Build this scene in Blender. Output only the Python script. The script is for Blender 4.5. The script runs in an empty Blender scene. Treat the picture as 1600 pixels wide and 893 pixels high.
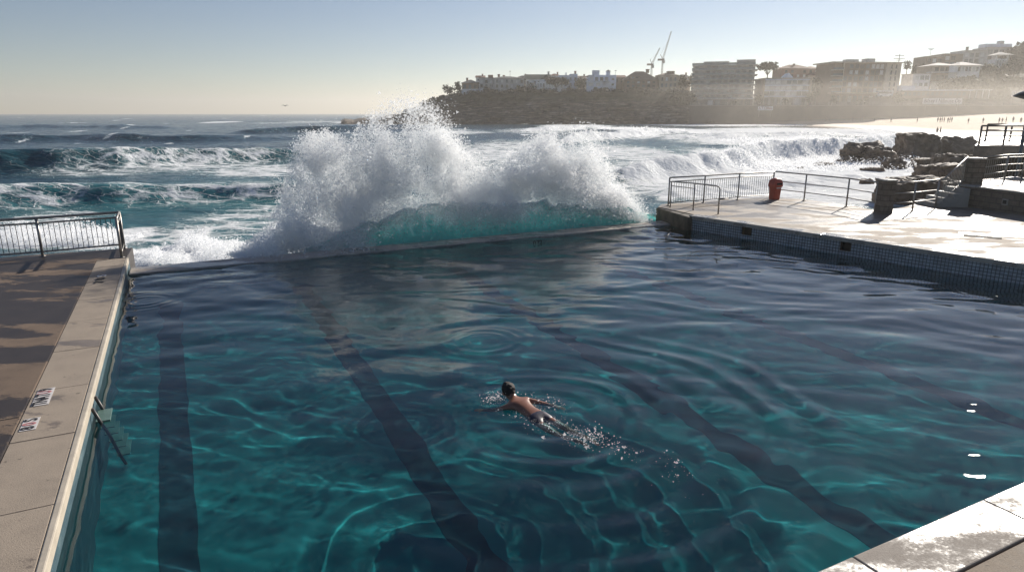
import bpy, math, random
import numpy as np
from mathutils import Vector, Matrix

R = math.radians
random.seed(7)
rng = np.random.default_rng(11)
scene = bpy.context.scene
COL = scene.collection

# ------------------------------------------------------------------ camera
CAM_H, PITCH, FPX = 3.9, R(14.6), 1035.0
cam_d = bpy.data.cameras.new('camera')
cam_d.sensor_width = 36.0
cam_d.lens = 36.0 * FPX / 1600.0
cam_d.clip_start, cam_d.clip_end = 0.1, 20000
cam = bpy.data.objects.new('camera', cam_d)
COL.objects.link(cam)
cam.location = (0, 0, CAM_H)
cam.rotation_euler = (R(90) - PITCH, 0, 0)
scene.camera = cam

# ------------------------------------------------------------------ sky, sun, exposure
SUN_AZ, SUN_EL = R(37.5), R(24)
world = bpy.data.worlds.new('World')
scene.world = world
world.use_nodes = True
wt = world.node_tree
bg = wt.nodes['Background']
sky = wt.nodes.new('ShaderNodeTexSky')
sky.sky_type = 'NISHITA'
sky.sun_disc = False
sky.sun_elevation, sky.sun_rotation = SUN_EL, SUN_AZ
sky.air_density, sky.dust_density, sky.ozone_density = 0.9, 0.0, 2.6
hs = wt.nodes.new('ShaderNodeHueSaturation'); hs.inputs['Saturation'].default_value = 1.05; hs.inputs['Hue'].default_value = 0.508
wt.links.new(sky.outputs[0], hs.inputs['Color']); wt.links.new(hs.outputs[0], bg.inputs[0])
bg.inputs[1].default_value = 0.05
sd = bpy.data.lights.new('sun', 'SUN')
sd.energy, sd.angle, sd.color = 5.0, R(0.75), (1.0, 0.93, 0.83)
sd.cycles.is_caustics_light = True
sun = bpy.data.objects.new('sun', sd)
COL.objects.link(sun)
SUN_DIR = Vector((math.sin(SUN_AZ) * math.cos(SUN_EL), math.cos(SUN_AZ) * math.cos(SUN_EL), math.sin(SUN_EL)))
sun.rotation_euler = SUN_DIR.to_track_quat('Z', 'Y').to_euler()
sun.location = SUN_DIR * 60
vs = scene.view_settings
vs.view_transform, vs.look, vs.gamma, vs.exposure = 'Standard', 'None', 1.0, 0.62
vs.use_curve_mapping = False
scene.render.engine = 'CYCLES'
cy = scene.cycles
cy.use_denoising = True
cy.max_bounces, cy.diffuse_bounces, cy.glossy_bounces = 16, 12, 4
cy.transmission_bounces, cy.transparent_max_bounces, cy.volume_bounces = 6, 28, 0
cy.sample_clamp_indirect, cy.sample_clamp_direct = 10.0, 30.0
cy.caustics_reflective = False
cy.volume_step_rate = 1.0

# ------------------------------------------------------------------ helpers
CP, SP = math.cos(PITCH), math.sin(PITCH)

def ray(px, py):
    xc, yc = (px - 800) / FPX, (py - 446.5) / FPX
    return Vector((xc, CP - yc * SP, -(yc * CP + SP)))

def P(px, py, z=None, Y=None):
    """a point of the place: where the sight line of a photo pixel meets height z, or distance Y"""
    d = ray(px, py)
    t = (z - CAM_H) / d.z if Y is None else Y / d.y
    return Vector((d.x * t, d.y * t, CAM_H + d.z * t))

# pool frame: w across (along the sea wall), l along the lanes
PW = Vector((0.893, 0.450, 0)).normalized()
PL = Vector((-PW.y, PW.x, 0))
def F(w, l, z=0.0):
    return Vector((PW.x * w + PL.x * l, PW.y * w + PL.y * l, z))
def toF(v):
    return v.x * PW.x + v.y * PW.y, v.x * PL.x + v.y * PL.y

class MB:
    def __init__(s): s.v, s.f = [], []
    def add(s, vs, fs):
        n = len(s.v); s.v += [tuple(v) for v in vs]; s.f += [tuple(i + n for i in f) for f in fs]
    def box(s, c, size, rz=0.0, taper=1.0):
        hx, hy, hz = size[0] / 2, size[1] / 2, size[2] / 2
        cr, sr = math.cos(rz), math.sin(rz)
        vs = []
        for dz in (-1, 1):
            k = taper if dz > 0 else 1.0
            for dx, dy in ((-1, -1), (1, -1), (1, 1), (-1, 1)):
                x, y = dx * hx * k, dy * hy * k
                vs.append((c[0] + x * cr - y * sr, c[1] + x * sr + y * cr, c[2] + dz * hz))
        s.add(vs, [(3, 2, 1, 0), (4, 5, 6, 7), (0, 1, 5, 4), (1, 2, 6, 5), (2, 3, 7, 6), (3, 0, 4, 7)])
    def prism(s, poly, z0, z1):
        """poly: counter-clockwise xy list"""
        n = len(poly)
        vs = [(p[0], p[1], z0) for p in poly] + [(p[0], p[1], z1) for p in poly]
        fs = [tuple(range(n - 1, -1, -1)), tuple(range(n, 2 * n))]
        fs += [(i, (i + 1) % n, n + (i + 1) % n, n + i) for i in range(n)]
        s.add(vs, fs)
    def tube(s, pts, r, n=8, caps=True):
        pts = [Vector(p) for p in pts]
        rr = r if isinstance(r, (list, tuple)) else [r] * len(pts)
        vs, fs = [], []
        ref = None
        for i, p in enumerate(pts):
            a = pts[max(i - 1, 0)]; b = pts[min(i + 1, len(pts) - 1)]
            t = (b - a).normalized()
            if ref is None:
                ref = Vector((0, 0, 1)) if abs(t.z) < 0.9 else Vector((1, 0, 0))
            u = (ref - t * ref.dot(t)).normalized(); ref = u
            w = t.cross(u)
            for k in range(n):
                an = 2 * math.pi * k / n
                vs.append(p + (u * math.cos(an) + w * math.sin(an)) * rr[i])
        for i in range(len(pts) - 1):
            for k in range(n):
                k2 = (k + 1) % n
                fs.append((i * n + k, i * n + k2, (i + 1) * n + k2, (i + 1) * n + k))
        if caps:
            fs.append(tuple(range(n - 1, -1, -1)))
            m = (len(pts) - 1) * n
            fs.append(tuple(range(m, m + n)))
        s.add(vs, fs)
    def lathe(s, c, prof, n=20):
        vs, fs = [], []
        for (r, z) in prof:
            for k in range(n):
                a = 2 * math.pi * k / n
                vs.append((c[0] + r * math.cos(a), c[1] + r * math.sin(a), c[2] + z))
        for i in range(len(prof) - 1):
            for k in range(n):
                k2 = (k + 1) % n
                fs.append((i * n + k, i * n + k2, (i + 1) * n + k2, (i + 1) * n + k))
        fs.append(tuple(range(n - 1, -1, -1)))
        m = (len(prof) - 1) * n
        fs.append(tuple(range(m, m + n)))
        s.add(vs, fs)

def tag(o, label=None, cat=None, group=None, kind=None):
    if label: o['label'] = label
    if cat: o['category'] = cat
    if group: o['group'] = group
    if kind: o['kind'] = kind
    return o

def link(name, me, mat, parent=None, smooth=False):
    o = bpy.data.objects.new(name, me)
    COL.objects.link(o)
    if mat is not None and not len(me.materials): me.materials.append(mat)
    if smooth: me.polygons.foreach_set('use_smooth', [True] * len(me.polygons))
    if parent is not None: hang(o, parent)
    return o

def hang(o, parent):
    o.parent = parent
    root = parent
    off = Vector((0, 0, 0))
    while root is not None:
        if root.type == 'EMPTY': off = root.location.copy()
        root = root.parent
    # children are modelled in place; only the thing's Empty carries an offset
    if parent.type == 'EMPTY': o.matrix_parent_inverse = Matrix.Translation(-off)

def obj(name, mb, mat, parent=None, smooth=False, bevel=0.0):
    me = bpy.data.meshes.new(name)
    me.from_pydata(mb.v, [], mb.f)
    me.update()
    o = link(name, me, mat, parent, smooth)
    if bevel:
        b = o.modifiers.new('bevel', 'BEVEL'); b.width = bevel; b.segments = 2; b.limit_method = 'ANGLE'
    return o

def thing(name, loc, label, cat, group=None):
    o = bpy.data.objects.new(name, None)
    COL.objects.link(o)
    o.location = loc; o.empty_display_size = 0.3
    return tag(o, label, cat, group)

def copy_thing(o, loc, label=None):
    c = o.copy(); COL.objects.link(c); c.location = loc
    if label: c['label'] = label
    for ch in o.children:
        d = ch.copy(); COL.objects.link(d); d.parent = c
        for g in ch.children:
            e = g.copy(); COL.objects.link(e); e.parent = d
    return c

def np_mesh(name, V, Fq, mat, smooth=True, attrs=None):
    """V (n,3); Fq (m,3 or 4)"""
    me = bpy.data.meshes.new(name)
    n, (m, k) = len(V), Fq.shape
    me.vertices.add(n); me.vertices.foreach_set('co', np.ascontiguousarray(V, dtype=np.float32).ravel())
    me.loops.add(m * k); me.loops.foreach_set('vertex_index', np.ascontiguousarray(Fq, dtype=np.int32).ravel())
    me.polygons.add(m)
    me.polygons.foreach_set('loop_start', np.arange(0, m * k, k, dtype=np.int32))
    me.polygons.foreach_set('use_smooth', np.full(m, smooth, dtype=bool))
    for an, arr in (attrs or {}).items():
        a = me.attributes.new(an, 'FLOAT', 'POINT'); a.data.foreach_set('value', np.ascontiguousarray(arr, dtype=np.float32).ravel())
    me.update(calc_edges=True); me.validate()
    return link(name, me, mat)

def grid_faces(nr, nc):
    i = np.arange(nr - 1)[:, None] * nc + np.arange(nc - 1)[None, :]
    return np.stack([i, i + 1, i + nc + 1, i + nc], -1).reshape(-1, 4)

def _h(ix, iy, iz):
    n = (ix.astype(np.int64) * 374761393 + iy.astype(np.int64) * 668265263 + iz.astype(np.int64) * 2147483647) & 0xffffffff
    n = ((n ^ (n >> 13)) * 1274126177) & 0xffffffff
    n = ((n ^ (n >> 16)) * 2246822519) & 0xffffffff
    return ((n ^ (n >> 15)) & 0xffff) / 65535.0 * 2 - 1

def noise(x, y, z=None):
    x = np.asarray(x, dtype=float); y = np.asarray(y, dtype=float)
    z = np.zeros_like(x) if z is None else np.asarray(z, dtype=float) + x * 0
    xi, yi, zi = np.floor(x), np.floor(y), np.floor(z)
    u, v, w = x - xi, y - yi, z - zi
    u, v, w = (t * t * t * (t * (t * 6 - 15) + 10) for t in (u, v, w))
    r = 0
    for a in (0, 1):
        for b in (0, 1):
            for c in (0, 1):
                r = r + _h(xi + a, yi + b, zi + c) * (u if a else 1 - u) * (v if b else 1 - v) * (w if c else 1 - w)
    return r

def fbm(x, y, z=None, o=4, g=0.5):
    r, a, t = 0, 1.0, 0
    z = 0 if z is None else z
    for k in range(o):
        r = r + a * noise(x * 2 ** k + 17.3 * k, y * 2 ** k - 9.1 * k, z * 2 ** k + 3.7 * k); t += a; a *= g
    return r / t

# ------------------------------------------------------------------ materials
def mat_new(name):
    m = bpy.data.materials.new(name); m.use_nodes = True
    nt = m.node_tree
    return m, nt, nt.nodes['Principled BSDF']

def node(nt, t, **kw):
    n = nt.nodes.new(t)
    for k, v in kw.items(): setattr(n, k, v)
    return n

def nz(nt, scale, detail=4, rough=0.55, stretch=None, co='Object', dist=0.0):
    tc = node(nt, 'ShaderNodeTexCoord')
    n = node(nt, 'ShaderNodeTexNoise')
    n.inputs['Scale'].default_value = scale; n.inputs['Detail'].default_value = detail
    n.inputs['Roughness'].default_value = rough; n.inputs['Distortion'].default_value = dist
    src = tc.outputs[co]
    if stretch:
        mp = node(nt, 'ShaderNodeMapping'); mp.inputs['Scale'].default_value = stretch[:3]
        if len(stretch) > 3: mp.inputs['Rotation'].default_value = (0, 0, stretch[3])
        nt.links.new(src, mp.inputs[0]); src = mp.outputs[0]
    nt.links.new(src, n.inputs['Vector'])
    return n.outputs['Fac']

def ramp(nt, fac, stops, mode='LINEAR'):
    r = node(nt, 'ShaderNodeValToRGB'); cr = r.color_ramp; cr.interpolation = mode
    while len(cr.elements) < len(stops): cr.elements.new(0.5)
    for e, (p, c) in zip(cr.elements, stops):
        e.position = p; e.color = (*c, 1) if len(c) == 3 else c
    nt.links.new(fac, r.inputs[0])
    return r.outputs[0]

def g(v): return (v, v, v)

def mixc(nt, fac, a, b, blend='MIX'):
    m = node(nt, 'ShaderNodeMix', data_type='RGBA', blend_type=blend)
    for s, v in ((m.inputs[0], fac), (m.inputs[6], a), (m.inputs[7], b)):
        if hasattr(v, 'is_output'): nt.links.new(v, s)
        else: s.default_value = v if not isinstance(v, tuple) else (*v, 1)
    return m.outputs[2]

def mth(nt, op, a, b=None, clamp=False):
    m = node(nt, 'ShaderNodeMath', operation=op, use_clamp=clamp)
    for s, v in ((m.inputs[0], a), (m.inputs[1], b)):
        if v is None: continue
        if hasattr(v, 'is_output'): nt.links.new(v, s)
        else: s.default_value = v
    return m.outputs[0]

def bump(nt, b, h, strength=0.3, dist=0.02):
    n = node(nt, 'ShaderNodeBump'); n.inputs['Strength'].default_value = strength; n.inputs['Distance'].default_value = dist
    nt.links.new(h, n.inputs['Height']); nt.links.new(n.outputs[0], b.inputs['Normal'])
    return n

def plain(name, c, rough=0.6, var=0.25, scale=6.0, metal=0.0, bmp=0.0, spec=0.5):
    m, nt, b = mat_new(name)
    f = nz(nt, scale, 5)
    col = ramp(nt, f, [(0.25, tuple(x * (1 - var) for x in c)), (0.75, tuple(min(1, x * (1 + var)) for x in c))])
    nt.links.new(col, b.inputs['Base Color'])
    b.inputs['Roughness'].default_value = rough; b.inputs['Metallic'].default_value = metal
    b.inputs['Specular IOR Level'].default_value = spec
    if bmp: bump(nt, b, nz(nt, scale * 6, 6), bmp, 0.01)
    return m

def concrete(name, dry, wet, wet_at, scale, stain=0.5, wet_rough=0.12, rot=0.0, speckle=0.10, soft=0.014):
    """weathered slab: dry and wet patches with their own edges, speckle, cracks"""
    m, nt, b = mat_new(name)
    big = nz(nt, scale, 5, 0.6, (1, 2.2, 1, rot))
    med = nz(nt, 2.6, 8, 0.7)
    fine = nz(nt, 90, 3)
    grain = nz(nt, 38, 4, 0.7)
    edge_ = mth(nt, 'ADD', big, mth(nt, 'MULTIPLY', mth(nt, 'SUBTRACT', grain, 0.5), speckle))
    edge_ = mth(nt, 'ADD', edge_, mth(nt, 'MULTIPLY', mth(nt, 'SUBTRACT', med, 0.5), 0.12))
    wetm = ramp(nt, edge_, [(wet_at - soft, g(0)), (wet_at + soft, g(1))])
    dcol = ramp(nt, med, [(0.3, tuple(x * (1 - stain * .6) for x in dry)), (0.5, dry), (0.72, tuple(min(.8, x * (1 + stain * .35)) for x in dry))])
    wcol = ramp(nt, med, [(0.3, tuple(x * 0.72 for x in wet)), (0.7, tuple(x * 1.25 for x in wet))])
    col = mixc(nt, wetm, dcol, wcol)
    spk = ramp(nt, fine, [(0.28, g(0.72)), (0.5, g(1.0)), (0.75, g(1.12))])
    col = mixc(nt, 1.0, col, spk, 'MULTIPLY')
    blot = nz(nt, 9, 2, 0.4)
    bm = ramp(nt, blot, [(0.24, g(0.45)), (0.27, g(1))])
    col = mixc(nt, 0.8, col, bm, 'MULTIPLY')
    nt.links.new(col, b.inputs['Base Color'])
    rg = mixc(nt, wetm, ramp(nt, med, [(0.3, g(0.75)), (0.7, g(0.95))]), g(wet_rough))
    nt.links.new(rg, b.inputs['Roughness'])
    dry_amt = mth(nt, 'SUBTRACT', 1.0, wetm)
    hh = mth(nt, 'ADD', mth(nt, 'MULTIPLY', fine, mth(nt, 'ADD', mth(nt, 'MULTIPLY', dry_amt, 0.7), 0.3)), mth(nt, 'MULTIPLY', med, 0.6))
    bump(nt, b, hh, 0.28, 0.012)
    return m

M = {}
M['deck_brown'] = concrete('brown_deck_concrete', (0.15, 0.106, 0.075), (0.042, 0.032, 0.026), 0.46, 0.42, speckle=0.16, soft=.014, wet_rough=0.48, rot=0.5)
M['coping'] = concrete('pale_coping_concrete', (0.31, 0.255, 0.20), (0.20, 0.16, 0.125), 0.60, 0.7, stain=0.25, wet_rough=0.35)
M['coping_lip'] = plain('cream_lip', (0.42, 0.37, 0.30), 0.6, 0.2, 4, bmp=0.15)
M['coping_near'] = concrete('wet_near_coping', (0.27, 0.235, 0.20), (0.24, 0.215, 0.19), 0.47, 1.1, stain=0.3, wet_rough=0.31, speckle=0.34, soft=.08)
M['terrace'] = concrete('sunlit_terrace_concrete', (0.31, 0.255, 0.20), (0.15, 0.125, 0.105), 0.49, 0.42, stain=0.6, wet_rough=0.38, speckle=.18, soft=.045, rot=-0.5)
M['terrace_edge'] = concrete('terrace_edge_concrete', (0.33, 0.31, 0.28), (0.26, 0.24, 0.22), 0.52, 0.6, stain=0.3, wet_rough=0.2)
M['weir'] = concrete('weir_concrete', (0.42, 0.37, 0.32), (0.30, 0.27, 0.24), 0.5, 0.6, stain=0.4, wet_rough=0.25)
M['old_concrete'] = plain('mossy_old_concrete', (0.085, 0.07, 0.05), 0.85, 0.6, 2.5, bmp=0.7)
M['steel'] = plain('weathered_galvanised_steel', (0.30, 0.28, 0.26), 0.42, 0.3, 14, metal=0.6)
M['steel_dark'] = plain('dark_painted_steel', (0.075, 0.07, 0.068), 0.45, 0.3, 14, metal=0.3)
M['ink'] = plain('black_paint', (0.02, 0.018, 0.02), 0.7, 0.6, 60)
M['ink_pink'] = plain('faded_red_paint', (0.42, 0.17, 0.17), 0.7, 0.3, 60)
M['plate'] = plain('white_marker_tile', (0.60, 0.57, 0.55), 0.5, 0.15, 30)
M['red'] = plain('faded_red_plastic', (0.42, 0.06, 0.036), 0.5, 0.25, 7)
M['red_dark'] = plain('dark_red_plastic', (0.24, 0.035, 0.025), 0.5, 0.25, 7)
M['hole'] = plain('dark_hollow', (0.012, 0.011, 0.01), 0.9, 0.3)
M['tread'] = plain('green_glass_tread', (0.10, 0.17, 0.15), 0.35, 0.2, 5)
M['skin'] = plain('tanned_skin', (0.22, 0.10, 0.06), 0.32, 0.18, 9)
M['hair'] = plain('dark_wet_hair', (0.010, 0.007, 0.006), 0.7, 0.6, 60, bmp=.6)
M['trunks'] = plain('navy_swim_trunks', (0.010, 0.008, 0.026), 0.5, 0.4, 12)
M['rock'] = plain('brown_sea_rock', (0.15, 0.108, 0.078), 0.75, 0.7, 1.6, bmp=1.0)
M['rock_pale'] = plain('pale_sea_rock', (0.17, 0.125, 0.09), 0.8, 0.5, 0.8, bmp=1.0)
M['sand_c'] = (0.50, 0.40, 0.29)

def brick_mat(name, c1, c2, mortar, bw, bh, rough=0.85, msize=0.02, co='Object', rot=None):
    m, nt, b = mat_new(name)
    tc = node(nt, 'ShaderNodeTexCoord')
    mp = node(nt, 'ShaderNodeMapping'); mp.vector_type = 'TEXTURE' if False else 'POINT'
    if rot: mp.inputs['Rotation'].default_value = rot
    nt.links.new(tc.outputs[co], mp.inputs[0])
    br = node(nt, 'ShaderNodeTexBrick')
    br.inputs['Color1'].default_value = (*c1, 1); br.inputs['Color2'].default_value = (*c2, 1); br.inputs['Mortar'].default_value = (*mortar, 1)
    br.inputs['Scale'].default_value = 1.0; br.inputs['Brick Width'].default_value = bw; br.inputs['Row Height'].default_value = bh
    br.inputs['Mortar Size'].default_value = msize
    nt.links.new(mp.outputs[0], br.inputs[0])
    n = nz(nt, 5, 6, 0.65)
    col = mixc(nt, 1.0, br.outputs[0], ramp(nt, n, [(0.3, g(0.6)), (0.7, g(1.15))]), 'MULTIPLY')
    nt.links.new(col, b.inputs['Base Color']); b.inputs['Roughness'].default_value = rough
    bump(nt, b, br.outputs['Fac'], -0.4, 0.01)
    return m, br

# droplets of broken water: white, light passes through them
def spray_mat(name, c=(0.97, 0.975, 0.98), tr=0.6):
    m, nt, b = mat_new(name)
    nt.nodes.remove(b)
    d = node(nt, 'ShaderNodeBsdfDiffuse'); t = node(nt, 'ShaderNodeBsdfTranslucent')
    d.inputs[0].default_value = (*c, 1); t.inputs[0].default_value = (*c, 1)
    mx = node(nt, 'ShaderNodeMixShader'); mx.inputs[0].default_value = tr
    nt.links.new(d.outputs[0], mx.inputs[1]); nt.links.new(t.outputs[0], mx.inputs[2])
    # a water drop sends most of the light straight on
    ts = node(nt, 'ShaderNodeBsdfTransparent'); m2 = node(nt, 'ShaderNodeMixShader'); m2.inputs[0].default_value = 0.55
    nt.links.new(mx.outputs[0], m2.inputs[1]); nt.links.new(ts.outputs[0], m2.inputs[2])
    nt.links.new(m2.outputs[0], nt.nodes['Material Output'].inputs[0])
    return m
M['spray'] = spray_mat('broken_water')

TET = np.array([[1, 1, 1], [1, -1, -1], [-1, 1, -1], [-1, -1, 1]], dtype=float) / math.sqrt(3)
TETF = np.array([[0, 1, 2], [0, 3, 1], [0, 2, 3], [1, 3, 2]])
def droplets(name, pos, rad, mat, stretch=None):
    n = len(pos)
    q = rng.normal(size=(n, 4)); q /= np.linalg.norm(q, axis=1)[:, None]
    a, b, c, d = q.T
    Rm = np.stack([np.stack([1 - 2 * (c * c + d * d), 2 * (b * c - a * d), 2 * (b * d + a * c)], -1),
                   np.stack([2 * (b * c + a * d), 1 - 2 * (b * b + d * d), 2 * (c * d - a * b)], -1),
                   np.stack([2 * (b * d - a * c), 2 * (c * d + a * b), 1 - 2 * (b * b + c * c)], -1)], 1)
    V = np.einsum('nij,kj->nki', Rm, TET) * rad[:, None, None] * 1.3 + pos[:, None, :]
    Fx = (np.arange(n) * 4)[:, None, None] + TETF[None]
    return np_mesh(name, V.reshape(-1, 3), Fx.reshape(-1, 3), mat, smooth=False)
# ------------------------------------------------------------------ pool
W0, L0, L1 = -1.33, 3.0, 18.55          # left wall, near wall, sea wall (inner faces)
DZ, TZ = 0.30, 0.50                     # level of the left / near deck and of the terrace above the water
FLOOR = -2.0
T_IN = [P(1090, 338, TZ), P(1600, 412, TZ)]
tdir = (T_IN[1] - T_IN[0]).normalized()
T_FAR = T_IN[0] - tdir * 0.35
T_NEAR = T_IN[0] + tdir * 17.0
SWIM = P(838, 648, 0.0)

def ring(x, y, c, r0, lam, amp, width):
    r = np.hypot(x - c.x, y - c.y)
    return amp * np.sin(2 * np.pi * (r - r0) / lam) * np.exp(-((r - r0) / width) ** 2)

def pool_height(x, y):
    rs = np.random.default_rng(5)
    wx = x + 0.55 * noise(x * 0.5, y * 0.7, 3.3); wy = y + 0.45 * noise(x * 0.45, y * 0.6, 8.1)
    h = 0
    for k in range(26):
        lam = 0.32 * (7.0 ** rs.random())
        th = R(-100) + rs.normal() * 0.42
        s = 0.0125 * (0.75 if lam < .6 else 1.0 if lam < 1.2 else 0.85)
        h = h + s * lam / (2 * np.pi) * np.sin(2 * np.pi * (wx * math.cos(th) + wy * math.sin(th)) / lam + rs.random() * 6.28)
    far = np.clip((y - 6) / 12, 0, 1)
    w, l = x * PW.x + y * PW.y, x * PL.x + y * PL.y
    h = h * (0.36 + 1.04 * far)
    h = h + 0.0055 * fbm(x * 1.6, y * 2.8, 1.0, 5) * (0.2 + 1.2 * far) + 0.0045 * np.abs(fbm(x * 2.4 + y, y * 4.6, 6.0, 4)) * (.08 + 1.1 * far)
    c = SWIM
    ang = np.arctan2(y - c.y, x - c.x)
    east = np.clip(np.cos(ang + 0.35) * 0.8 + 0.35, 0, 1)
    wob = 0.12 * noise(x * 0.9, y * 0.9, 5.0)
    for r0, lam, a, wd in ((0.75, 0.42, 0.012, 0.30), (1.25, 0.36, 0.010, 0.28), (1.75, 0.5, 0.010, 0.32), (2.4, 0.5, 0.012, 0.30), (3.0, 0.45, 0.011, 0.35), (3.6, 0.6, 0.012, 0.4)):
        r = np.hypot(x - c.x, y - c.y) + wob
        e = east if r0 > 1.5 else 0.35 + 0.65 * east
        h = h + a * np.sin(2 * np.pi * (r - r0) / lam) * np.exp(-((r - r0) / wd) ** 2) * e
    for (px, py, r0, a) in ((755, 532, 0.55, 0.0035), (228, 470, 0.5, 0.0045)):
        cc = P(px, py, 0.0)
        h = h + ring(x, y, cc, r0, 0.22, a, 0.28)
    # the sea is just pouring over the wall here: rougher water along it
    h = h + 0.012 * fbm(x * 2.2, y * 3.2, 2.0, 4) * np.exp(-((L1 - l) / 3.0) ** 2)
    return h

wm, nt, b = mat_new('pool_water')
b.inputs['Base Color'].default_value = (0.34, 0.80, 0.86, 1)
b.inputs['Transmission Weight'].default_value = 1.0
b.inputs['Roughness'].default_value = 0.0
b.inputs['IOR'].default_value = 1.333
M['pool_water'] = wm

st = 0.045
ws = np.arange(W0, 19.0, st); ls = np.arange(L0, L1 + st, st)
Wg, Lg = np.meshgrid(ws, ls)
X = PW.x * Wg + PL.x * Lg; Y = PW.y * Wg + PL.y * Lg
V = np.stack([X, Y, pool_height(X, Y)], -1).reshape(-1, 3)
fc = grid_faces(*X.shape)
nrm = np.array([-tdir.y, tdir.x])
ctr = V[fc].mean(1)
side = (ctr[:, 0] - T_IN[0].x) * nrm[0] + (ctr[:, 1] - T_IN[0].y) * nrm[1]
fc = fc[side < 0.2] if nrm[0] > 0 else fc[side > -0.2]
pw = np_mesh('pool_water', V, fc, M['pool_water'])
pw.cycles.is_caustics_caster = True
tag(pw, 'deep teal rippled water filling the ocean pool', 'water', kind='structure')

# floor: teal painted concrete with dark lane lines running out to sea
m, nt, b = mat_new('pool_floor_paint')
n1 = nz(nt, 1.1, 5, 0.6)
n2 = nz(nt, 0.35, 3)
col = mixc(nt, n2, ramp(nt, n1, [(0.3, (0.009, 0.135, 0.145)), (0.7, (0.028, 0.24, 0.23))]), (0.008, 0.15, 0.165))
nt.links.new(col, b.inputs['Base Color']); b.inputs['Roughness'].default_value = 0.9
M['floor'] = m
m, nt, b = mat_new('lane_paint')
nt.links.new(ramp(nt, nz(nt, 3, 5, .6), [(0.3, (0.003, 0.028, 0.044)), (0.75, (0.008, 0.055, 0.07))]), b.inputs['Base Color']); b.inputs['Roughness'].default_value = 0.9
M['lane'] = m
mb = MB(); a = [F(W0 - .2, L0 - .2), F(20, L0 - .2), F(20, L1 + .3), F(W0 - .2, L1 + .3)]
mb.prism([(p.x, p.y) for p in a], FLOOR - 0.3, FLOOR)
pf = obj('pool_floor', mb, M['floor']); pf.cycles.is_caustics_receiver = True; tag(pf, 'teal painted floor of the pool under the water', 'pool floor', kind='structure')
for w_, lb in ((-0.45, 'dark lane line on the pool floor, nearest the left wall'), (2.68, 'dark lane line on the pool floor passing left of the swimmer'),
               (7.0, 'dark lane line on the pool floor passing right of the swimmer'), (11.3, 'faint lane line on the pool floor nearest the sunlit terrace')):
    mb = MB(); q = [F(w_ - .23, L0 + .9), F(w_ + .23, L0 + .9), F(w_ + .23, L1 - .9), F(w_ - .23, L1 - .9)]
    q = [F(w_ - .21, L0), F(w_ + .21, L0), F(w_ + .21, L1 - .9), F(w_ - .21, L1 - .9)]
    mb.prism([(p.x, p.y) for p in q], FLOOR + 0.001, FLOOR + 0.006)
    ll_ = obj('lane_line', mb, M['lane']); ll_.cycles.is_caustics_receiver = True
    tag(ll_, lb, 'lane line', 'lane lines painted on the pool floor', 'structure')

# left wall with its coping
m, nt, b = mat_new('blue_wall_paint')
n1 = nz(nt, 2.0, 6, .65, (1, 1, 3))
nt.links.new(ramp(nt, n1, [(0.3, (0.035, 0.065, 0.085)), (0.55, (0.06, 0.105, 0.125)), (0.78, (0.15, 0.20, 0.21))]), b.inputs['Base Color'])
b.inputs['Roughness'].default_value = 0.5; bump(nt, b, nz(nt, 14, 5), 0.4, .02)
M['wall_blue'] = m
def slab(name, pts, z0, z1, mat, bevel=0.0):
    mb = MB(); mb.prism([(p.x, p.y) for p in pts], z0, z1)
    o = obj(name, mb, mat, bevel=bevel)
    if name == 'pool_wall': o.cycles.is_caustics_receiver = True
    return o
tag(slab('pool_wall', [F(W0 - .5, L0 - .6), F(W0, L0 - .6), F(W0, L1 + 1.7), F(W0 - .5, L1 + 1.7)], FLOOR, DZ - 0.10, M['wall_blue']),
    'blue painted side wall of the pool below the long pale coping', 'pool wall', kind='structure')
tag(slab('pool_wall', [F(W0 - .4, L0 - .4), F(20, L0 - .4), F(20, L0), F(W0 - .4, L0)], FLOOR + .004, DZ - 0.096, M['wall_blue']),
    'blue painted near wall of the pool in the foreground corner', 'pool wall', kind='structure')

# coping stones, each a separate slab with a joint between
CW = 0.68
root = thing('pool_coping', F(W0 - CW / 2, 10, DZ), 'long pale concrete coping of slabs along the left side of the pool', 'coping')
l = -4.0; cuts = [-4.0, -1.6, 0.9, 2.95, 4.55, 5.62, 6.95, 8.6, 10.2, 11.9, 13.6, 15.2, 16.8, 18.42, 19.35]
for a_, b_ in zip(cuts[:-1], cuts[1:]):
    pts = [F(W0 - CW, a_ + .006), F(W0 - .055, a_ + .006), F(W0 - .055, b_ - .006), F(W0 - CW, b_ - .006)]
    o = slab('coping_slab', pts, DZ - .12, DZ + random.uniform(0, .005), M['coping'], 0.006); hang(o, root)
o = slab('coping_lip', [F(W0 - .052, -4), F(W0 + .02, -4), F(W0 + .02, 19.35), F(W0 - .052, 19.35)], DZ - .13, DZ + .006, M['coping_lip'], 0.015); hang(o, root)

# left deck
dk = [F(-45, -12), F(W0 - CW - .004, -12), F(W0 - CW - .004, 19.35), F(W0 - .02, 19.36), F(W0 + .06, 20.85), F(-45, 20.85)]
d = slab('pool_deck', dk, -2.5, DZ + .002, M['deck_brown'], 0.02)
tag(d, 'brown weathered concrete deck with dark wet patches left of the pool', 'deck', kind='structure')
mbj = MB()
for l_ in (9.35, 4.9):
    q = [F(-20, l_), F(W0 - CW - .03, l_), F(W0 - CW - .03, l_ + .02), F(-20, l_ + .02)]
    mbj.prism([(p.x, p.y) for p in q], DZ + .0025, DZ + .005)
tag(obj('deck_joint', mbj, M['hole']), 'dark joint lines across the brown left deck', 'joint', kind='structure')

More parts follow.
